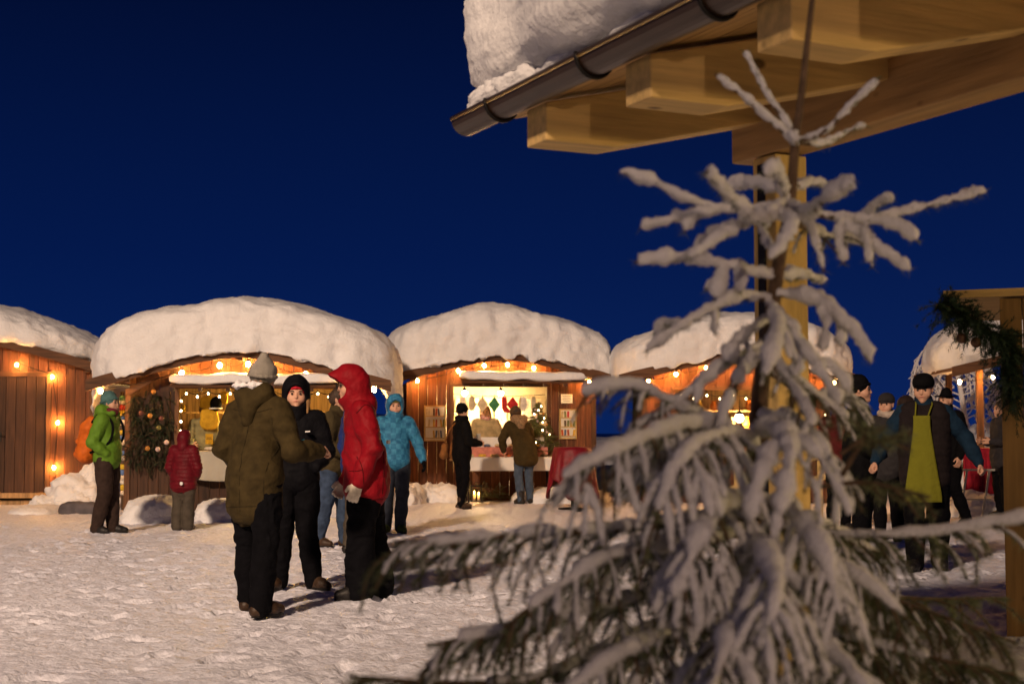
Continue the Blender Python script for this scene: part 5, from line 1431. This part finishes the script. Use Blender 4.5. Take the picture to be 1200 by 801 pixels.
# 16 brimmed hat behind apron man
person(feet_at(1112, 616), R_(-60), "person in a black brimmed hat and black jacket walking behind the apron", 1.84,
    dict(RA=(.10, .22, .12), RK=(.1, .0, .52), LA=(-.10, -.22, .085), LK=(-.1, -.16, .52)), jacket=dict(m=BLACKF, hem=.80, width=1.1), trousers=dict(m=BLACKT), hat=('brim', BLACKF), res=.013, group=CROWD)
# 17 ruddy face at the railing
person(feet_at(984, 622), R_(20), "bareheaded person in a dark red coat at the wooden railing", 1.72,
    dict(), jacket=dict(name='coat', m=fab("dark_red_cloth", (0.08, 0.012, 0.012)), hem=.72, width=1.1), trousers=dict(m=BLACKT), hair=(HAIRD, 0), res=.013, group=CROWD)
# 18 dark figure cut by the booth
person(feet_at(1176, 607), R_(-80), "dark clothed person half hidden by the corner of the pale booth", 1.74,
    dict(LW=(-.15, -.25, 1.15), RW=(.15, -.25, 1.15)), jacket=dict(m=fab("dark_grey_cloth", (0.028, 0.026, 0.03)), hem=.70, width=1.1), trousers=dict(m=BLACKT), hair=(HAIRD, 0), res=.013, group=CROWD)
# 19 head between cap and apron
person(feet_at(1064, 612), R_(150), "person in a dark hood seen from behind, beside the lime apron", 1.76,
    dict(), jacket=dict(m=fab("dark_brown_shell", (0.03, 0.02, 0.018)), hem=.75, width=1.1), trousers=dict(m=BLACKT), hood=(fab("dark_brown_hood", (0.03, 0.02, 0.018)), True), res=.014, group=CROWD)
# ------------------------------------------------------------------ snow banks and heaps
def bank(px0, px1, pyb, hgt, depth, seed, e=3.0, lump=0.22, n=30, back=0.0):
    Y = feet_at(600, pyb).y + depth / 2 + back
    x0, x1 = gx(px0, Y - depth / 2), gx(px1, Y - depth / 2)
    o = mound("snow_bank", ((x0 + x1) / 2, Y, 0), ((x1 - x0) / 2, depth / 2, hgt), seed, e=e, lump=lump, n=n)
    return tag(o, kind="stuff")
bank(138, 208, 613, .36, 1.0, 1); bank(222, 296, 612, .32, .9, 2); bank(300, 400, 606, .30, .9, 3)
bank(432, 492, 592, .33, 1.6, 4, lump=.5); bank(470, 540, 588, .30, 1.2, 5, lump=.5); bank(575, 640, 585, .32, 1.0, 6, e=2.4)
bank(600, 720, 590, .25, 1.4, 7); bank(690, 770, 578, .55, 2.0, 8, e=2.4); bank(770, 960, 584, .36, 1.6, 9, lump=.35)
bank(0, 60, 603, .12, 1.4, 10, e=2.4); bank(655, 780, 545, 1.1, 5.0, 11, e=2.2); bank(960, 1090, 560, .6, 3, 12, e=2.2)
bank(1120, 1200, 606, .35, 1.5, 14, e=2.4); bank(1130, 1250, 560, 1.6, 5, 15, e=2.2)
HP = empty("snow_pile", feet_at(88, 596), 0, "lumpy snow pile lit by a bulb between the closed hut and the green jacket", "snow pile")
for i, (dx, dy, rx, ry, rz_, sd_) in enumerate(((0, .45, .62, .5, .55, 3), (.22, .15, .45, .4, .28, 4), (-.45, .1, .35, .35, .20, 6), (.12, .55, .36, .35, .72, 7))):
    mound("heap" if i else "heap_base", (dx, dy, 0), (rx, ry, rz_), sd_, e=2.1, lump=.5, n=26, parent=HP)
ROCKM = mat("grey_block", (0.10, 0.09, 0.10), 0.9, 0.3, 6, bump=0.5)
rk = mound("stone_block", feet_at(92, 602) + Vector((0, 0, .06)), (.30, .16, .13), 9, e=3.4, lump=.25, n=16, mat_=ROCKM)
tag(rk, "dark icy block lying at the foot of the snow pile", "block")

# distant low snow hill
V, F = csphere(24); V = V * np.array([420, 160, 26]); V[:, 2] += 6 * vnoise(V * .012, 3)
tag(mobj("far_hill", V + np.array([-420, 900, -4]), F, SNOW), kind="structure")

# ------------------------------------------------------------------ wide hut: fir panel with baubles, goods, cloth
FP = empty("fir_wreath", hlocal(HB, (-1.48, -.12, 1.28)), HB.rotation_euler.z, "dense dark fir panel hung with pale and brown baubles beside the counter", "wreath")
m = MB(); m.box((0, 0.055, 0.05), (.62, .03, 1.2)); m.build("backing_board", WALLD, FP)
rnd = random.Random(9); lines = []
for _ in range(230):
    x = rnd.uniform(-.33, .33); z = rnd.uniform(-.52, .62)
    if abs(x) > .34 * (1 - max(0, z - .3) * .9): continue
    p = Vector((x, 0.03, z)); d = Vector((rnd.gauss(0, .5), -abs(rnd.gauss(.5, .25)), rnd.gauss(-.45, .4))).normalized(); l = rnd.uniform(.12, .24)
    lines.append([p, p + d * l * .5, p + d * l + Vector((0, 0, -.04))])
V, F = needle_mesh(lines, 520, .036, .003, rngt); mobj("needles", V, F, NEEDLED, FP, smooth=False)
m = MB()
for l in lines: m.tube(l, .004, 4)
m.build("twigs", BARK, FP)["kind"] = "stuff"
BAU = [mat("pale_bauble", (0.55, 0.42, 0.40), .4, .2, 12, bump=0.1), mat("gold_bauble", (0.45, 0.20, 0.04), .35, .2, 12, bump=0.1), mat("brown_bauble", (0.14, 0.05, 0.04), .5, .2, bump=0.1), mat("green_bauble", (0.14, 0.13, 0.04), .4, .2, bump=0.1)]
for px, py, k in ((182, 459, 1), (178, 487, 1), (191, 490, 2), (188, 501, 3), (197, 518, 0), (187, 526, 0), (175, 525, 1), (168, 484, 2)):
    c = at(px, py, 22.72); c = HB.matrix_basis.inverted() @ c - Vector((-1.48, -.12, 1.28)); c.y = -.24
    m = MB(); m.ell(c, .040, 14, 10, mi=0); b = m.build("bauble", BAU[k], FP)
    m = MB(); m.tube([c + Vector((0, 0, .04)), c + Vector((0, .06, .14))], .003, 5); m.build("thread", CABLE, b)
m = MB(); m.bar((-1.80, -.3, 1.90), (-1.30, -.3, 2.20), .05, .10); m.build("brace", TRIM, HB)
m = MB(); m.bar((1.98, -.3, 1.90), (1.55, -.3, 2.2), .05, .10); m.build("brace", TRIM, HB)
def local_thing(h, name, p, label, cat, group=None, rz=0.0): return empty(name, hlocal(h, p), h.rotation_euler.z + rz, label, cat, group)
# draped sheet over the counter front
SHEET = mat("pale_sheet", (0.42, 0.40, 0.34), .9, .06, 5, bump=.15)
def drape(name, parent, x0, x1, y, ztop, zlow, m_, sagf=lambda u: 0, amp=.02, top_depth=.3, nx=40, nz=14):
    V = []
    for i in range(nx + 1):
        u = i / nx; x = x0 + (x1 - x0) * u
        V.append((x, y + top_depth, ztop)); V.append((x, y + .02, ztop + .004))
        zl = zlow + sagf(u)
        for k in range(nz + 1):
            t = k / nz; z = ztop - .01 - (ztop - .01 - zl) * t
            V.append((x, y - .015 - amp * t * (.6 + math.sin(u * 31 + 1.7 * math.sin(u * 9)) + .5 * math.sin(u * 73)), z))
    R = nz + 3
    F = np.array([(i * R + k, (i + 1) * R + k, (i + 1) * R + k + 1, i * R + k + 1) for i in range(nx) for k in range(R - 1)])
    o = mobj(name, V, F, m_, parent); s = o.modifiers.new("thickness", 'SOLIDIFY'); s.thickness = .004
    return o
TC = local_thing(HB, "sheet", (0, 0, 0), "pale sheet sagging from the counter of the wide hut", "cloth")
drape("sheet_cloth", TC, -.98, 1.25, -.29, .975, .52, SHEET, lambda u: -.02 + .34 * (u - .35) ** 2 * 2, .03)
# goods on the counter and shelves of the wide hut
rg = random.Random(21)
GOODC = [mat("good_%d" % i, c, .8, .2, 20, bump=.2) for i, c in enumerate(((.60, .36, .05), (.45, .10, .03), (.12, .08, .04), (.55, .45, .25), (.18, .20, .06), (.50, .05, .04), (.62, .55, .42), (.10, .13, .2)))]
def jar_mesh():
    m = MB(); m.lathe((0, 0, 0), [(.038, 0), (.042, .01), (.042, .08), (.034, .095)], 12); return m
def box_mesh(w, d, h):
    m = MB(); m.box((0, 0, h / 2), (w, d, h)); return m
for i in range(11):
    x = -.5 + i * .19 + rg.uniform(-.03, .03)
    kind = rg.choice(('knit', 'box', 'knit'))
    names = {'knit': ("folded_knit", "folded knitted piece"), 'box': ("gift_box", "small box")}[kind]
    col = rg.randrange(8); cn = ("amber", "rust red", "brown", "cream", "moss green", "red", "white", "blue grey")[col]
    t = local_thing(HB, names[0], (x, -.08 + rg.uniform(-.08, .08), .988), "%s %s on the wide hut's counter, %s from the left" % (cn, names[1], "first second third fourth fifth sixth seventh eighth ninth tenth eleventh".split()[i]), "goods", "goods on the wide hut's counter", rg.uniform(-.5, .5))
    if kind == 'knit':
        V, F = csphere(10); V = superell(V, 3) * np.array([.085, .06, .028]); V += vnormals(V, F) * (.01 * vnoise(V * 30 + i, i))[:, None]; V[:, 2] += .03
        mobj("knit", V, F, GOODC[col], t)
    else:
        box_mesh(.11, .09, .05).build("box", GOODC[col], t, bevel=.004); m = MB(); m.box((0, 0, .054), (.117, .097, .012)); m.build("lid", GOODC[(col + 3) % 8], t)
# back shelf with cushions and a hat, seen behind the seller
m = MB(); m.box((.15, 1.55, 1.25), (3.2, .35, .03)); m.box((.15, 1.55, 1.62), (3.2, .35, .03)); m.build("shelf_boards", PALEW, HB)["kind"] = "stuff"
YEL = fab("yellow_cushion_cloth", (0.42, 0.25, 0.02)); 
for i, (px, py, sx, sz, m_, lb) in enumerate(((245, 490, .30, .36, YEL, "large yellow paper bag hanging beside the seller"), (242, 471, .22, .20, YEL, "yellow cushion lying above the paper bag"), (212, 478, .16, .14, YEL, "yellow bundle at the left end of the stall"), (262, 466, .14, .22, YEL, "yellow knit hanging beside the dark hat"))):
    c = at(px, py, 23.4)
    t = empty("cushion", c - Vector((0, 0, sz / 2)), 0, lb, "cushion", "yellow goods in the wide hut")
    V, F = csphere(12); V = superell(V, 3.5) * np.array([sx / 2, .05, sz / 2]); V += vnormals(V, F) * (.012 * vnoise(V * 14 + i, i))[:, None]; V[:, 2] += sz / 2
    mobj("cover", V, F, m_, t)
c = at(245, 514, 23.2); t = empty("notice", c, 0, "small yellow notice with a dark line of writing below the paper bag", "sign")
m = MB(); m.box((0, 0, 0), (.12, .006, .17)); m.build("card", YEL, t)
INK = mat("dark_ink", (0.02, 0.015, 0.01), .8, 0, bump=0)
for k, wv in enumerate((.07, .09)):
    m = MB(); m.box((0, -.005, .02 - .025 * k), (wv, .003, .009)); m.build("writing", INK, t)
c = at(253, 473, 23.35); t = empty("display_hat", c, 0, "black hat with white band on display beside the seller", "hat")
m = MB(); m.ell((0, 0, 0), (.10, .10, .12), 16, 10); m.build("crown", BLACKF, t); m = MB(); m.tube([(0.1 * math.cos(a), .1 * math.sin(a), -.075) for a in np.linspace(0, 2 * math.pi, 17)], .012, 6); m.build("band", WHITEC, t)

# striped pole between the huts
SPc = feet_at(146, 606); SPc.y += 2.0; SPc.x = gx(146, SPc.y)
SP = empty("striped_pole", SPc, 0, "thin pole wrapped in bright knitted stripes beside the wide hut", "pole")
m = MB(); m.tube([(0, 0, 0), (-.05, 0, 1.95)], .035, 10); m.build("pole", BARK, SP)
SC_ = [mat("stripe_%d" % i, c, .9, .1, bump=.3) for i, c in enumerate(((.65, .55, .42), (.10, .18, .40), (.55, .40, .04), (.5, .06, .05), (.08, .06, .05), (.62, .6, .55), (.1, .25, .12)))]
z = .25; i = 0
while z < 1.85:
    hh = rg.uniform(.06, .10); m = MB(); m.lathe((-.05 * z / 1.95, 0, z), [(.040, 0), (.052, .012), (.052, hh - .015), (.040, hh - .003)], 12); m.build("stripe", SC_[i % 7], SP); z += hh; i += rg.choice((1, 2, 3))

# ------------------------------------------------------------------ knitwear stall
def frame_rack(h, p, w, hgt, label, rows, cols, seed, tag_w=.7):
    t = local_thing(h, "card_rack", p, label, "card rack", "card racks on the bright hut")
    m = MB(); m.box((0, 0, 0), (w, .02, hgt)); m.build("back_panel", PAPER, t)
    for s in (-1, 1):
        m = MB(); m.box((s * (w / 2 + .012), -.012, 0), (.024, .045, hgt + .048)); m.build("frame_side", PINEZ, t)
        m = MB(); m.box((0, -.012, s * (hgt / 2 + .012)), (w - .002, .044, .022)); m.build("frame_rail", PINE, t)
    r2 = random.Random(seed)
    for i in range(rows):
        m = MB(); m.box((0, -.03, -hgt / 2 + .03 + i * hgt / rows), (w - .01, .03, .016)); m.build("ledge", PINE, t)
        for k in range(cols):
            cw = w / cols * tag_w; ch = hgt / rows * .66
            m = MB(); m.box((-w / 2 + (k + .5) * w / cols, -.024, -hgt / 2 + .03 + i * hgt / rows + ch / 2 + .01), (cw, .008, ch), Matrix.Rotation(r2.uniform(-.12, .12), 3, 'Y')); m.build("card", r2.choice(GOODC + [PAPER, PAPER, PAPER]), t)
    return t
frame_rack(HC, (-1.27, -.05, 1.45), .36, .62, "framed rack of small cards on the left wall of the bright hut", 3, 8, 3)
frame_rack(HC, (1.26, -.06, 1.44), .28, .52, "tall pale rack of brown tags right of the stall's fir tree", 3, 5, 4)
t = local_thing(HC, "notice", (1.24, -.05, 1.92), "white paper notice above the rack of brown tags", "sign")
m = MB(); m.box((0, 0, 0), (.22, .006, .17)); m.build("paper", PAPER, t)
for k in range(4):
    m = MB(); m.box((0, -.005, .055 - .033 * k), (.17 - .03 * (k % 2), .003, .008)); m.build("writing", INK, t)
# table with white cloth, stepped display, goods
TB = local_thing(HC, "stall_table", (.05, -.62, 0), "table under a white cloth in front of the bright stall", "table")
m = MB(); m.box((0, 0, .80), (1.62, .60, .03)); m.build("table_top", PALEW, TB)
for sx in (-.76, .76):
    for sy in (-.25, .25):
        m = MB(); m.tube([(sx, sy, 0), (sx, sy, .78)], .02, 8); m.build("leg", BLACKM, TB)
TCL = local_thing(HC, "tablecloth", (.05, -.62, 0), "white cloth hanging over the front edge of the stall table", "tablecloth")
drape("cloth", TCL, -.83, .83, -.31, .824, .58, WHITEC, amp=.012, top_depth=.6)
for s in (-1, 1): pass
TIER = local_thing(HC, "display_step", (.05, -.45, .83), "two-step red and white display stand on the stall table", "display stand")
m = MB(); m.box((0, .02, .09), (1.5, .24, .18)); m.build("riser", fab("pink_cloth", (.55, .22, .17)), TIER)
m = MB(); m.box((0, .14, .27), (1.4, .24, .18)); m.build("riser", WHITEC, TIER)
cols = ["amber", "rust red", "brown", "cream", "moss green", "red", "white", "blue grey"]
for i in range(13):
    k = rg.randrange(8); row = i % 2
    p = (-.68 + i * .115, -.80 if not row else -.44, .828 if not row else 1.012)
    t = local_thing(HC, "folded_knit", p, "%s folded knit, %s from the left on the %s of the bright stall" % (cols[k], ("first second third fourth fifth sixth seventh".split())[i // 2], "table" if not row else "display stand"), "knitwear", "knitwear laid out on the bright stall", rg.uniform(-.4, .4))
    V, F = csphere(8); V = superell(V, 3) * np.array([.07, .075, .026]); V += vnormals(V, F) * (.012 * vnoise(V * 28 + i, i))[:, None]; V[:, 2] += .028
    mobj("knit", V, F, GOODC[k], t)
# line of knitwear across the opening
LN = local_thing(HC, "drying_line", (0, .12, 2.0), "cord across the top of the bright stall's opening", "cord")
m = MB(); m.tube([(-.9, 0, 0), (-.3, 0, -.03), (.3, 0, -.03), (.84, 0, 0)], .005, 5); m.build("cord", CABLE, LN)
def hung(name, x, poly, m_, label, z=1.96):
    t = local_thing(HC, name, (x, .10, z), label, "knitwear", "knitwear hung on the cord")
    m = MB(); m.prism(poly, -.012, .012); m.build("knit", m_, t, bevel=.006)
    m = MB(); m.box((0, -.016, .005), (.014, .012, .05)); m.build("peg", PINEZ, t)
DIA = [(0, 0), (.115, -.15), (0, -.30), (-.115, -.15)]
MIT = [(-.05, 0), (.05, 0), (.06, -.12), (.095, -.13), (.085, -.18), (.06, -.20), (.04, -.27), (-.04, -.27), (-.065, -.2)]
SOC = [(-.045, 0), (.045, 0), (.05, -.2), (.11, -.26), (.10, -.31), (.0, -.30), (-.045, -.22)]
GRN = fab("green_knit", (.05, .20, .09)); REDW = fab("red_wool", (.42, .03, .03)); CRE = fab("cream_wool", (.60, .50, .33)); WHT = fab("white_wool", (.7, .64, .55))
for i, (x, poly, m_, lb) in enumerate(((-.74, MIT, WHT, "white mitten at the left end of the cord"), (-.56, MIT, CRE, "cream mitten second from the left on the cord"), (-.36, DIA, CRE, "cream diamond pot holder on the cord"), (-.13, DIA, GRN, "green diamond pot holder on the cord"), (.06, SOC, REDW, "narrow red sock on the cord between two diamonds"), (.22, DIA, REDW, "red diamond pot holder on the cord"), (.43, MIT, WHT, "white mitten right of the red diamond"), (.62, SOC, CRE, "cream sock at the right end of the cord"))):
    hung("hung_knit", x, poly, m_, lb)
# pale sheet added to brighten the stall's back wall, hung with pale knits
CREAMC = mat('cream_cloth', (0.55, 0.46, 0.30), .9, .1, 4, bump=.2)
BK = local_thing(HC, 'added_backdrop', (0, 1.62, 0), 'added pale sheet brightening the back wall of the bright stall', 'cloth')
m = MB(); m.box((0, 0, 1.35), (3.2, .02, 1.75)); m.build('cloth', CREAMC, BK)
for i in range(9):
    x = -1.2 + i * .27
    t = local_thing(HC, "hung_sweater", (x, 1.5, 1.95), "pale knit on the bright stall's back wall, %s from the left" % "first second third fourth fifth sixth seventh eighth ninth".split()[i], "knitwear", "pale knits on the back wall of the bright stall")
    m = MB(); m.prism([(-.10, 0), (.10, 0), (.13, -.5), (.11, -.75), (-.11, -.75), (-.13, -.5)], -.015, .015); m.build("knit", (CRE, WHT)[i % 2], t, bevel=.008)
# little fir tree on the stall, small bulbs added to brighten it
XT = local_thing(HC, "small_fir_tree", (.66, -.28, .80), "small green fir standing on the stall table, hung with white ornaments", "tree")
m = MB(); m.tube([(0, 0, 0), (0, 0, 1.05)], [.03, .008], 8); m.build("trunk", BARK, XT)
lines = []; rnd = random.Random(12)
for i in range(230):
    z = .18 + .85 * rnd.random() ** 1.2; L_ = (1.12 - z) * .55 * rnd.uniform(.7, 1.1); a = rnd.uniform(0, 6.28)
    d = Vector((math.cos(a), math.sin(a), -.15)); p = Vector((0, 0, z)); lines.append([p, p + d * L_ * .5, p + d * L_ + Vector((0, 0, .02 - .1 * L_))])
    for s in (-1, 1):
        q = p + d * L_ * .6; e = Vector((math.cos(a + s * .7), math.sin(a + s * .7), -.1)); lines.append([q, q + e * L_ * .2, q + e * L_ * .4])
V, F = needle_mesh(lines, 260, .03, .0028, rngt); XNE = mat('bright_fir_needles', (0.12, 0.14, 0.03), .6, .4, 30, bump=0)
nd = mobj("needles", V, F, XNE, XT, smooth=False); nd["kind"] = "stuff"
m = MB()
for l in lines: m.tube(l, .004, 4)
m.build("branches", BARK, XT)["kind"] = "stuff"
for i in range(10):
    z = .3 + .07 * i; a = i * 2.4; rr_ = (1.12 - z) * .36
    m = MB(); m.ell((rr_ * math.cos(a), -abs(rr_ * math.sin(a)) - .02, z - .03), .024, 10, 7); m.build("ornament", BAU[(0, 0, 1)[i % 3]], XT)
string_lights(HC, [(.66 + .30 * (1 - i / 12) * math.cos(i * 1.9), -.28 - .30 * (1 - i / 12) * abs(math.sin(i * 1.9)) - .03, 1.02 + i * .075) for i in range(11)], "added small bulbs brightening the little fir on the stall", "strings of small fairy lights", r=.012, sag=.01, m=MINIM)
# fir bush with candle lantern below the table
LC = feet_at(559, 587)
BU = empty("fir_bundle", LC + Vector((.05, -.12, 0)), 0, "bundle of dark fir twigs under the stall table beside the lantern", "fir bundle")
lines = []
for i in range(90):
    d = Vector((rnd.gauss(0, .7), rnd.gauss(-.2, .4), abs(rnd.gauss(.5, .4)))).normalized(); p = Vector((rnd.uniform(-.25, .3), rnd.uniform(-.05, .1), .08)); l = rnd.uniform(.2, .42)
    lines.append([p, p + d * l * .5, p + d * l + Vector((0, 0, -.08))])
V, F = needle_mesh(lines, 320, .032, .0026, rngt); mobj("needles", V, F, NEEDLE, BU, smooth=False)
m = MB()
for l in lines: m.tube(l, .004, 4)
m.build("twigs", BARK, BU)["kind"] = "stuff"
LT_ = empty("candle_lantern", LC + Vector((0, -.42, 0)), 0, "small lantern with two lit candles standing in the snow under the stall table", "lantern")
m = MB(); m.box((0, 0, .012), (.20, .15, .02)); m.build("base", BLACKM, LT_)
m = MB(); m.box((0, 0, .30), (.21, .16, .02)); m.build("lid", BLACKM, LT_)
for sx in (-.09, .09):
    for sy in (-.065, .065):
        m = MB(); m.box((sx, sy, .155), (.014, .014, .27)); m.build("post", BLACKM, LT_)
m = MB(); m.tube([(-.05, 0, .31), (-.03, 0, .37), (.03, 0, .37), (.05, 0, .31)], .005, 6); m.build("handle", BLACKM, LT_)
WAX = mat("candle_wax", (.75, .62, .40), .6, .05, bump=0)
FLM = mat("candle_flame", (1, .6, .2), .5, 0, bump=0, emit=(1.0, .50, .12), estr=60)
for x, hh in ((-.04, .12), (.04, .10)):
    m = MB(); m.lathe((x, 0, .022), [(.026, 0), (.026, hh), (.020, hh + .004)], 12); c_ = m.build("candle", WAX, LT_)
    m = MB(); m.lathe((x, 0, .022 + hh + .012), [(.003, 0), (.011, .018), (.007, .04), (.001, .06)], 8); m.build("flame", FLM, c_)
lamp("candle_light", Vector((0, -.10, .19)), 3.0, (1.0, .5, .15), .03, LT_)

# high table with a red cloth between the bright stall and the spruce
RK = empty("high_table", feet_at(671, 596), 0, "small high table on one post, right of the bright stall", "table")
m = MB(); m.tube([(0, 0, .03), (0, 0, .99)], .028, 10); m.build("post", BLACKM, RK)
m = MB(); m.lathe((0, 0, 0), [(.24, 0), (.24, .015), (.05, .035)], 20); m.build("base", BLACKM, RK)
m = MB(); m.lathe((0, 0, .99), [(.30, 0), (.30, .025), (.29, .03)], 24); m.build("table_top", PALEW, RK)
RC = empty("tablecloth", RK.location, 0, "wine red cloth draped in pointed folds over the small high table", "tablecloth")
V = []; na, nr = 64, 18
for i in range(na):
    a_ = 2 * math.pi * i / na
    low = .16 + .34 * (0.5 - 0.5 * math.cos(a_ * 4 + 0.3)) ** 1.3
    for k in range(nr + 1):
        if k < 4: r_k, z = .305 * k / 3, 1.027
        else:
            t_ = (k - 3) / (nr - 3); z = 1.022 - (1.022 - low) * t_
            r_k = .31 + .11 * t_ ** .8 + .035 * t_ * math.sin(a_ * 12 + 1.5 * math.sin(a_ * 3))
        V.append((r_k * math.cos(a_), r_k * math.sin(a_), z + .004 * math.sin(a_ * 5 + k)))
F = np.array([(i * (nr + 1) + k, ((i + 1) % na) * (nr + 1) + k, ((i + 1) % na) * (nr + 1) + k + 1, i * (nr + 1) + k + 1) for i in range(na) for k in range(nr)])
o = mobj("cloth", V, F, fab("wine_table_cloth", (.17, .006, .014), rough=.5, spec=.3), RC); so = o.modifiers.new("thickness", 'SOLIDIFY'); so.thickness = .006

# ------------------------------------------------------------------ orange stall behind the spruce: shelf of goods
m = MB(); m.box((.1, .9, 1.35), (2.4, .3, .03)); m.build("shelf_board", PALEW, HD); m = MB(); m.box((.1, .9, 1.68), (2.4, .3, .03)); m.build("shelf_board", PALEW, HD)
ORG = mat("orange_ware", (.55, .16, .02), .5, .2, 15, bump=.1); YLW = mat("amber_ware", (.6, .38, .05), .5, .2, 15, bump=.1)
def vase(p, r, hh, m_, label):
    t = local_thing(HD, "vase", p, label, "pottery", "pottery in the orange-lit stall")
    m = MB(); m.lathe((0, 0, 0), [(r * .6, 0), (r, hh * .35), (r * .9, hh * .6), (r * .45, hh * .85), (r * .55, hh)], 14); m.build("body", m_, t)
    m = MB(); m.lathe((0, 0, hh - .004), [(r * .56, 0), (r * .66, .008), (r * .62, .016), (r * .5, .01)], 14); m.build("rim", m_, t)
pos = ("leftmost", "second from left", "third from left", "fourth from left", "fifth from left", "sixth from left", "seventh from left")
for row, (y, z) in enumerate(((-.05, .888), (.9, 1.366), (.9, 1.696))):
    for i in range(7):
        vase((-.85 + i * .30 + rg.uniform(-.06, .06), y, z), rg.uniform(.05, .085), rg.uniform(.13, .24), (ORG, YLW, GOODC[3], GOODC[1])[rg.randrange(4)], "%s pot on the %s of the orange-lit stall" % (pos[i], ("counter", "lower shelf", "upper shelf")[row]))

# ------------------------------------------------------------------ right side: railing, cloth table, trestle, frosted birch, garland balls
RL = empty("wooden_railing", feet_at(978, 612), R_(-20), "sloping wooden handrail behind the black coat", "railing")
for z in (.95, .62):
    m = MB(); m.bar((-1.6, 0, z - .55), (1.0, 0, z + .48), .05, .09); m.build("rail", PINE, RL)
for x in (-1.4, -.2, .9):
    m = MB(); m.box((x, 0.045, .6), (.07, .04, 1.2)); m.build("post", PINEZ, RL)
TT = empty("trestle_table", feet_at(1147, 600), R_(10), "folding table at the right under a red and white cloth", "table")
m = MB(); m.box((0, 0, 1.0), (.85, .6, .03)); m.build("table_top", PALEW, TT)
for sx in (-.34, .34):
    m = MB(); m.bar((sx, -.28, 0), (sx, .22, .98), .03, .03); m.build("leg", BLACKM, TT); m = MB(); m.bar((sx + .035, .28, 0), (sx + .035, -.22, .98), .03, .03); m.build("leg", BLACKM, TT)
t = empty("tablecloth", TT.location, TT.rotation_euler.z, "red and white cloth hanging off the folding table at the right", "tablecloth")
drape("cloth", t, -.42, .12, -.31, 1.024, .30, fab("red_table_cloth", (.30, .015, .03)), amp=.03, top_depth=.6)
drape("cloth_panel", t, .12, .46, -.32, 1.026, .35, fab("rose_table_cloth", (.62, .42, .38)), lambda u: .25 * u, amp=.04, top_depth=.6)
EA = empty("trestle", feet_at(1146, 607), R_(-12), "grey folding trestle standing in the snow behind the apron", "trestle")
for s in (-.16, .16):
    m = MB(); m.bar((s - .10, -.02, 0), (s + .02, 0, .72), .025, .03); m.build("leg", mat("grey_steel_%d" % (s > 0), (.25, .24, .23), .4, .1, bump=0, metal=.6), EA)
m = MB(); m.bar((-.2, 0, .28), (.2, 0, .28), .02, .02); m.build("stretcher", MATS["grey_steel_0"], EA)
m = MB(); m.bar((-.2, 0, .72), (.26, 0, .72), .03, .03); m.build("top_rail", MATS["grey_steel_0"], EA)
# frosted birch with hanging twigs
BR = empty("frosted_birch", feet_at(1128, 578), 0, "frosted weeping birch standing white against the sky at the right", "tree")
rnd = random.Random(31); tr_ = curve_pts([(0, 0, 0), (.1, 0, 1.2), (.0, 0, 2.2), (-.15, 0, 2.85), (-.2, 0, 3.1)], 6)
m = MB(); m.tube(tr_, list(np.linspace(.09, .02, len(tr_))), 8); m.build("trunk", SNOWF, BR)
lines, rads = [], []
for i in range(46):
    p = Vector(tr_[min(len(tr_) - 1, rnd.randrange(8, len(tr_)))]); s = rnd.choice((-1, -1, 1)); l = rnd.uniform(.25, .95)
    q = p + Vector((s * l * .55, rnd.gauss(0, .3), .15 * l)); e = q + Vector((s * l * .45, rnd.gauss(0, .1), -.7 * l)); f_ = e + Vector((s * .05, 0, -rnd.uniform(.3, 1.1)))
    c = curve_pts([p, q, e, f_], 6); lines.append(c); rads.append(.022)
    for k in range(7):
        a = c[rnd.randrange(6, len(c))]; lines.append([a, a + Vector((rnd.gauss(0, .10), rnd.gauss(0, .08), -.12)), a + Vector((rnd.gauss(0, .14), rnd.gauss(0, .1), -rnd.uniform(.2, .45)))]); rads.append(.013)
V, F = tubeset(lines, rads, 5, rngt, lift=0, amp=.4); o = mobj("frosted_twigs", V, F, SNOWF, BR); o["kind"] = "stuff"
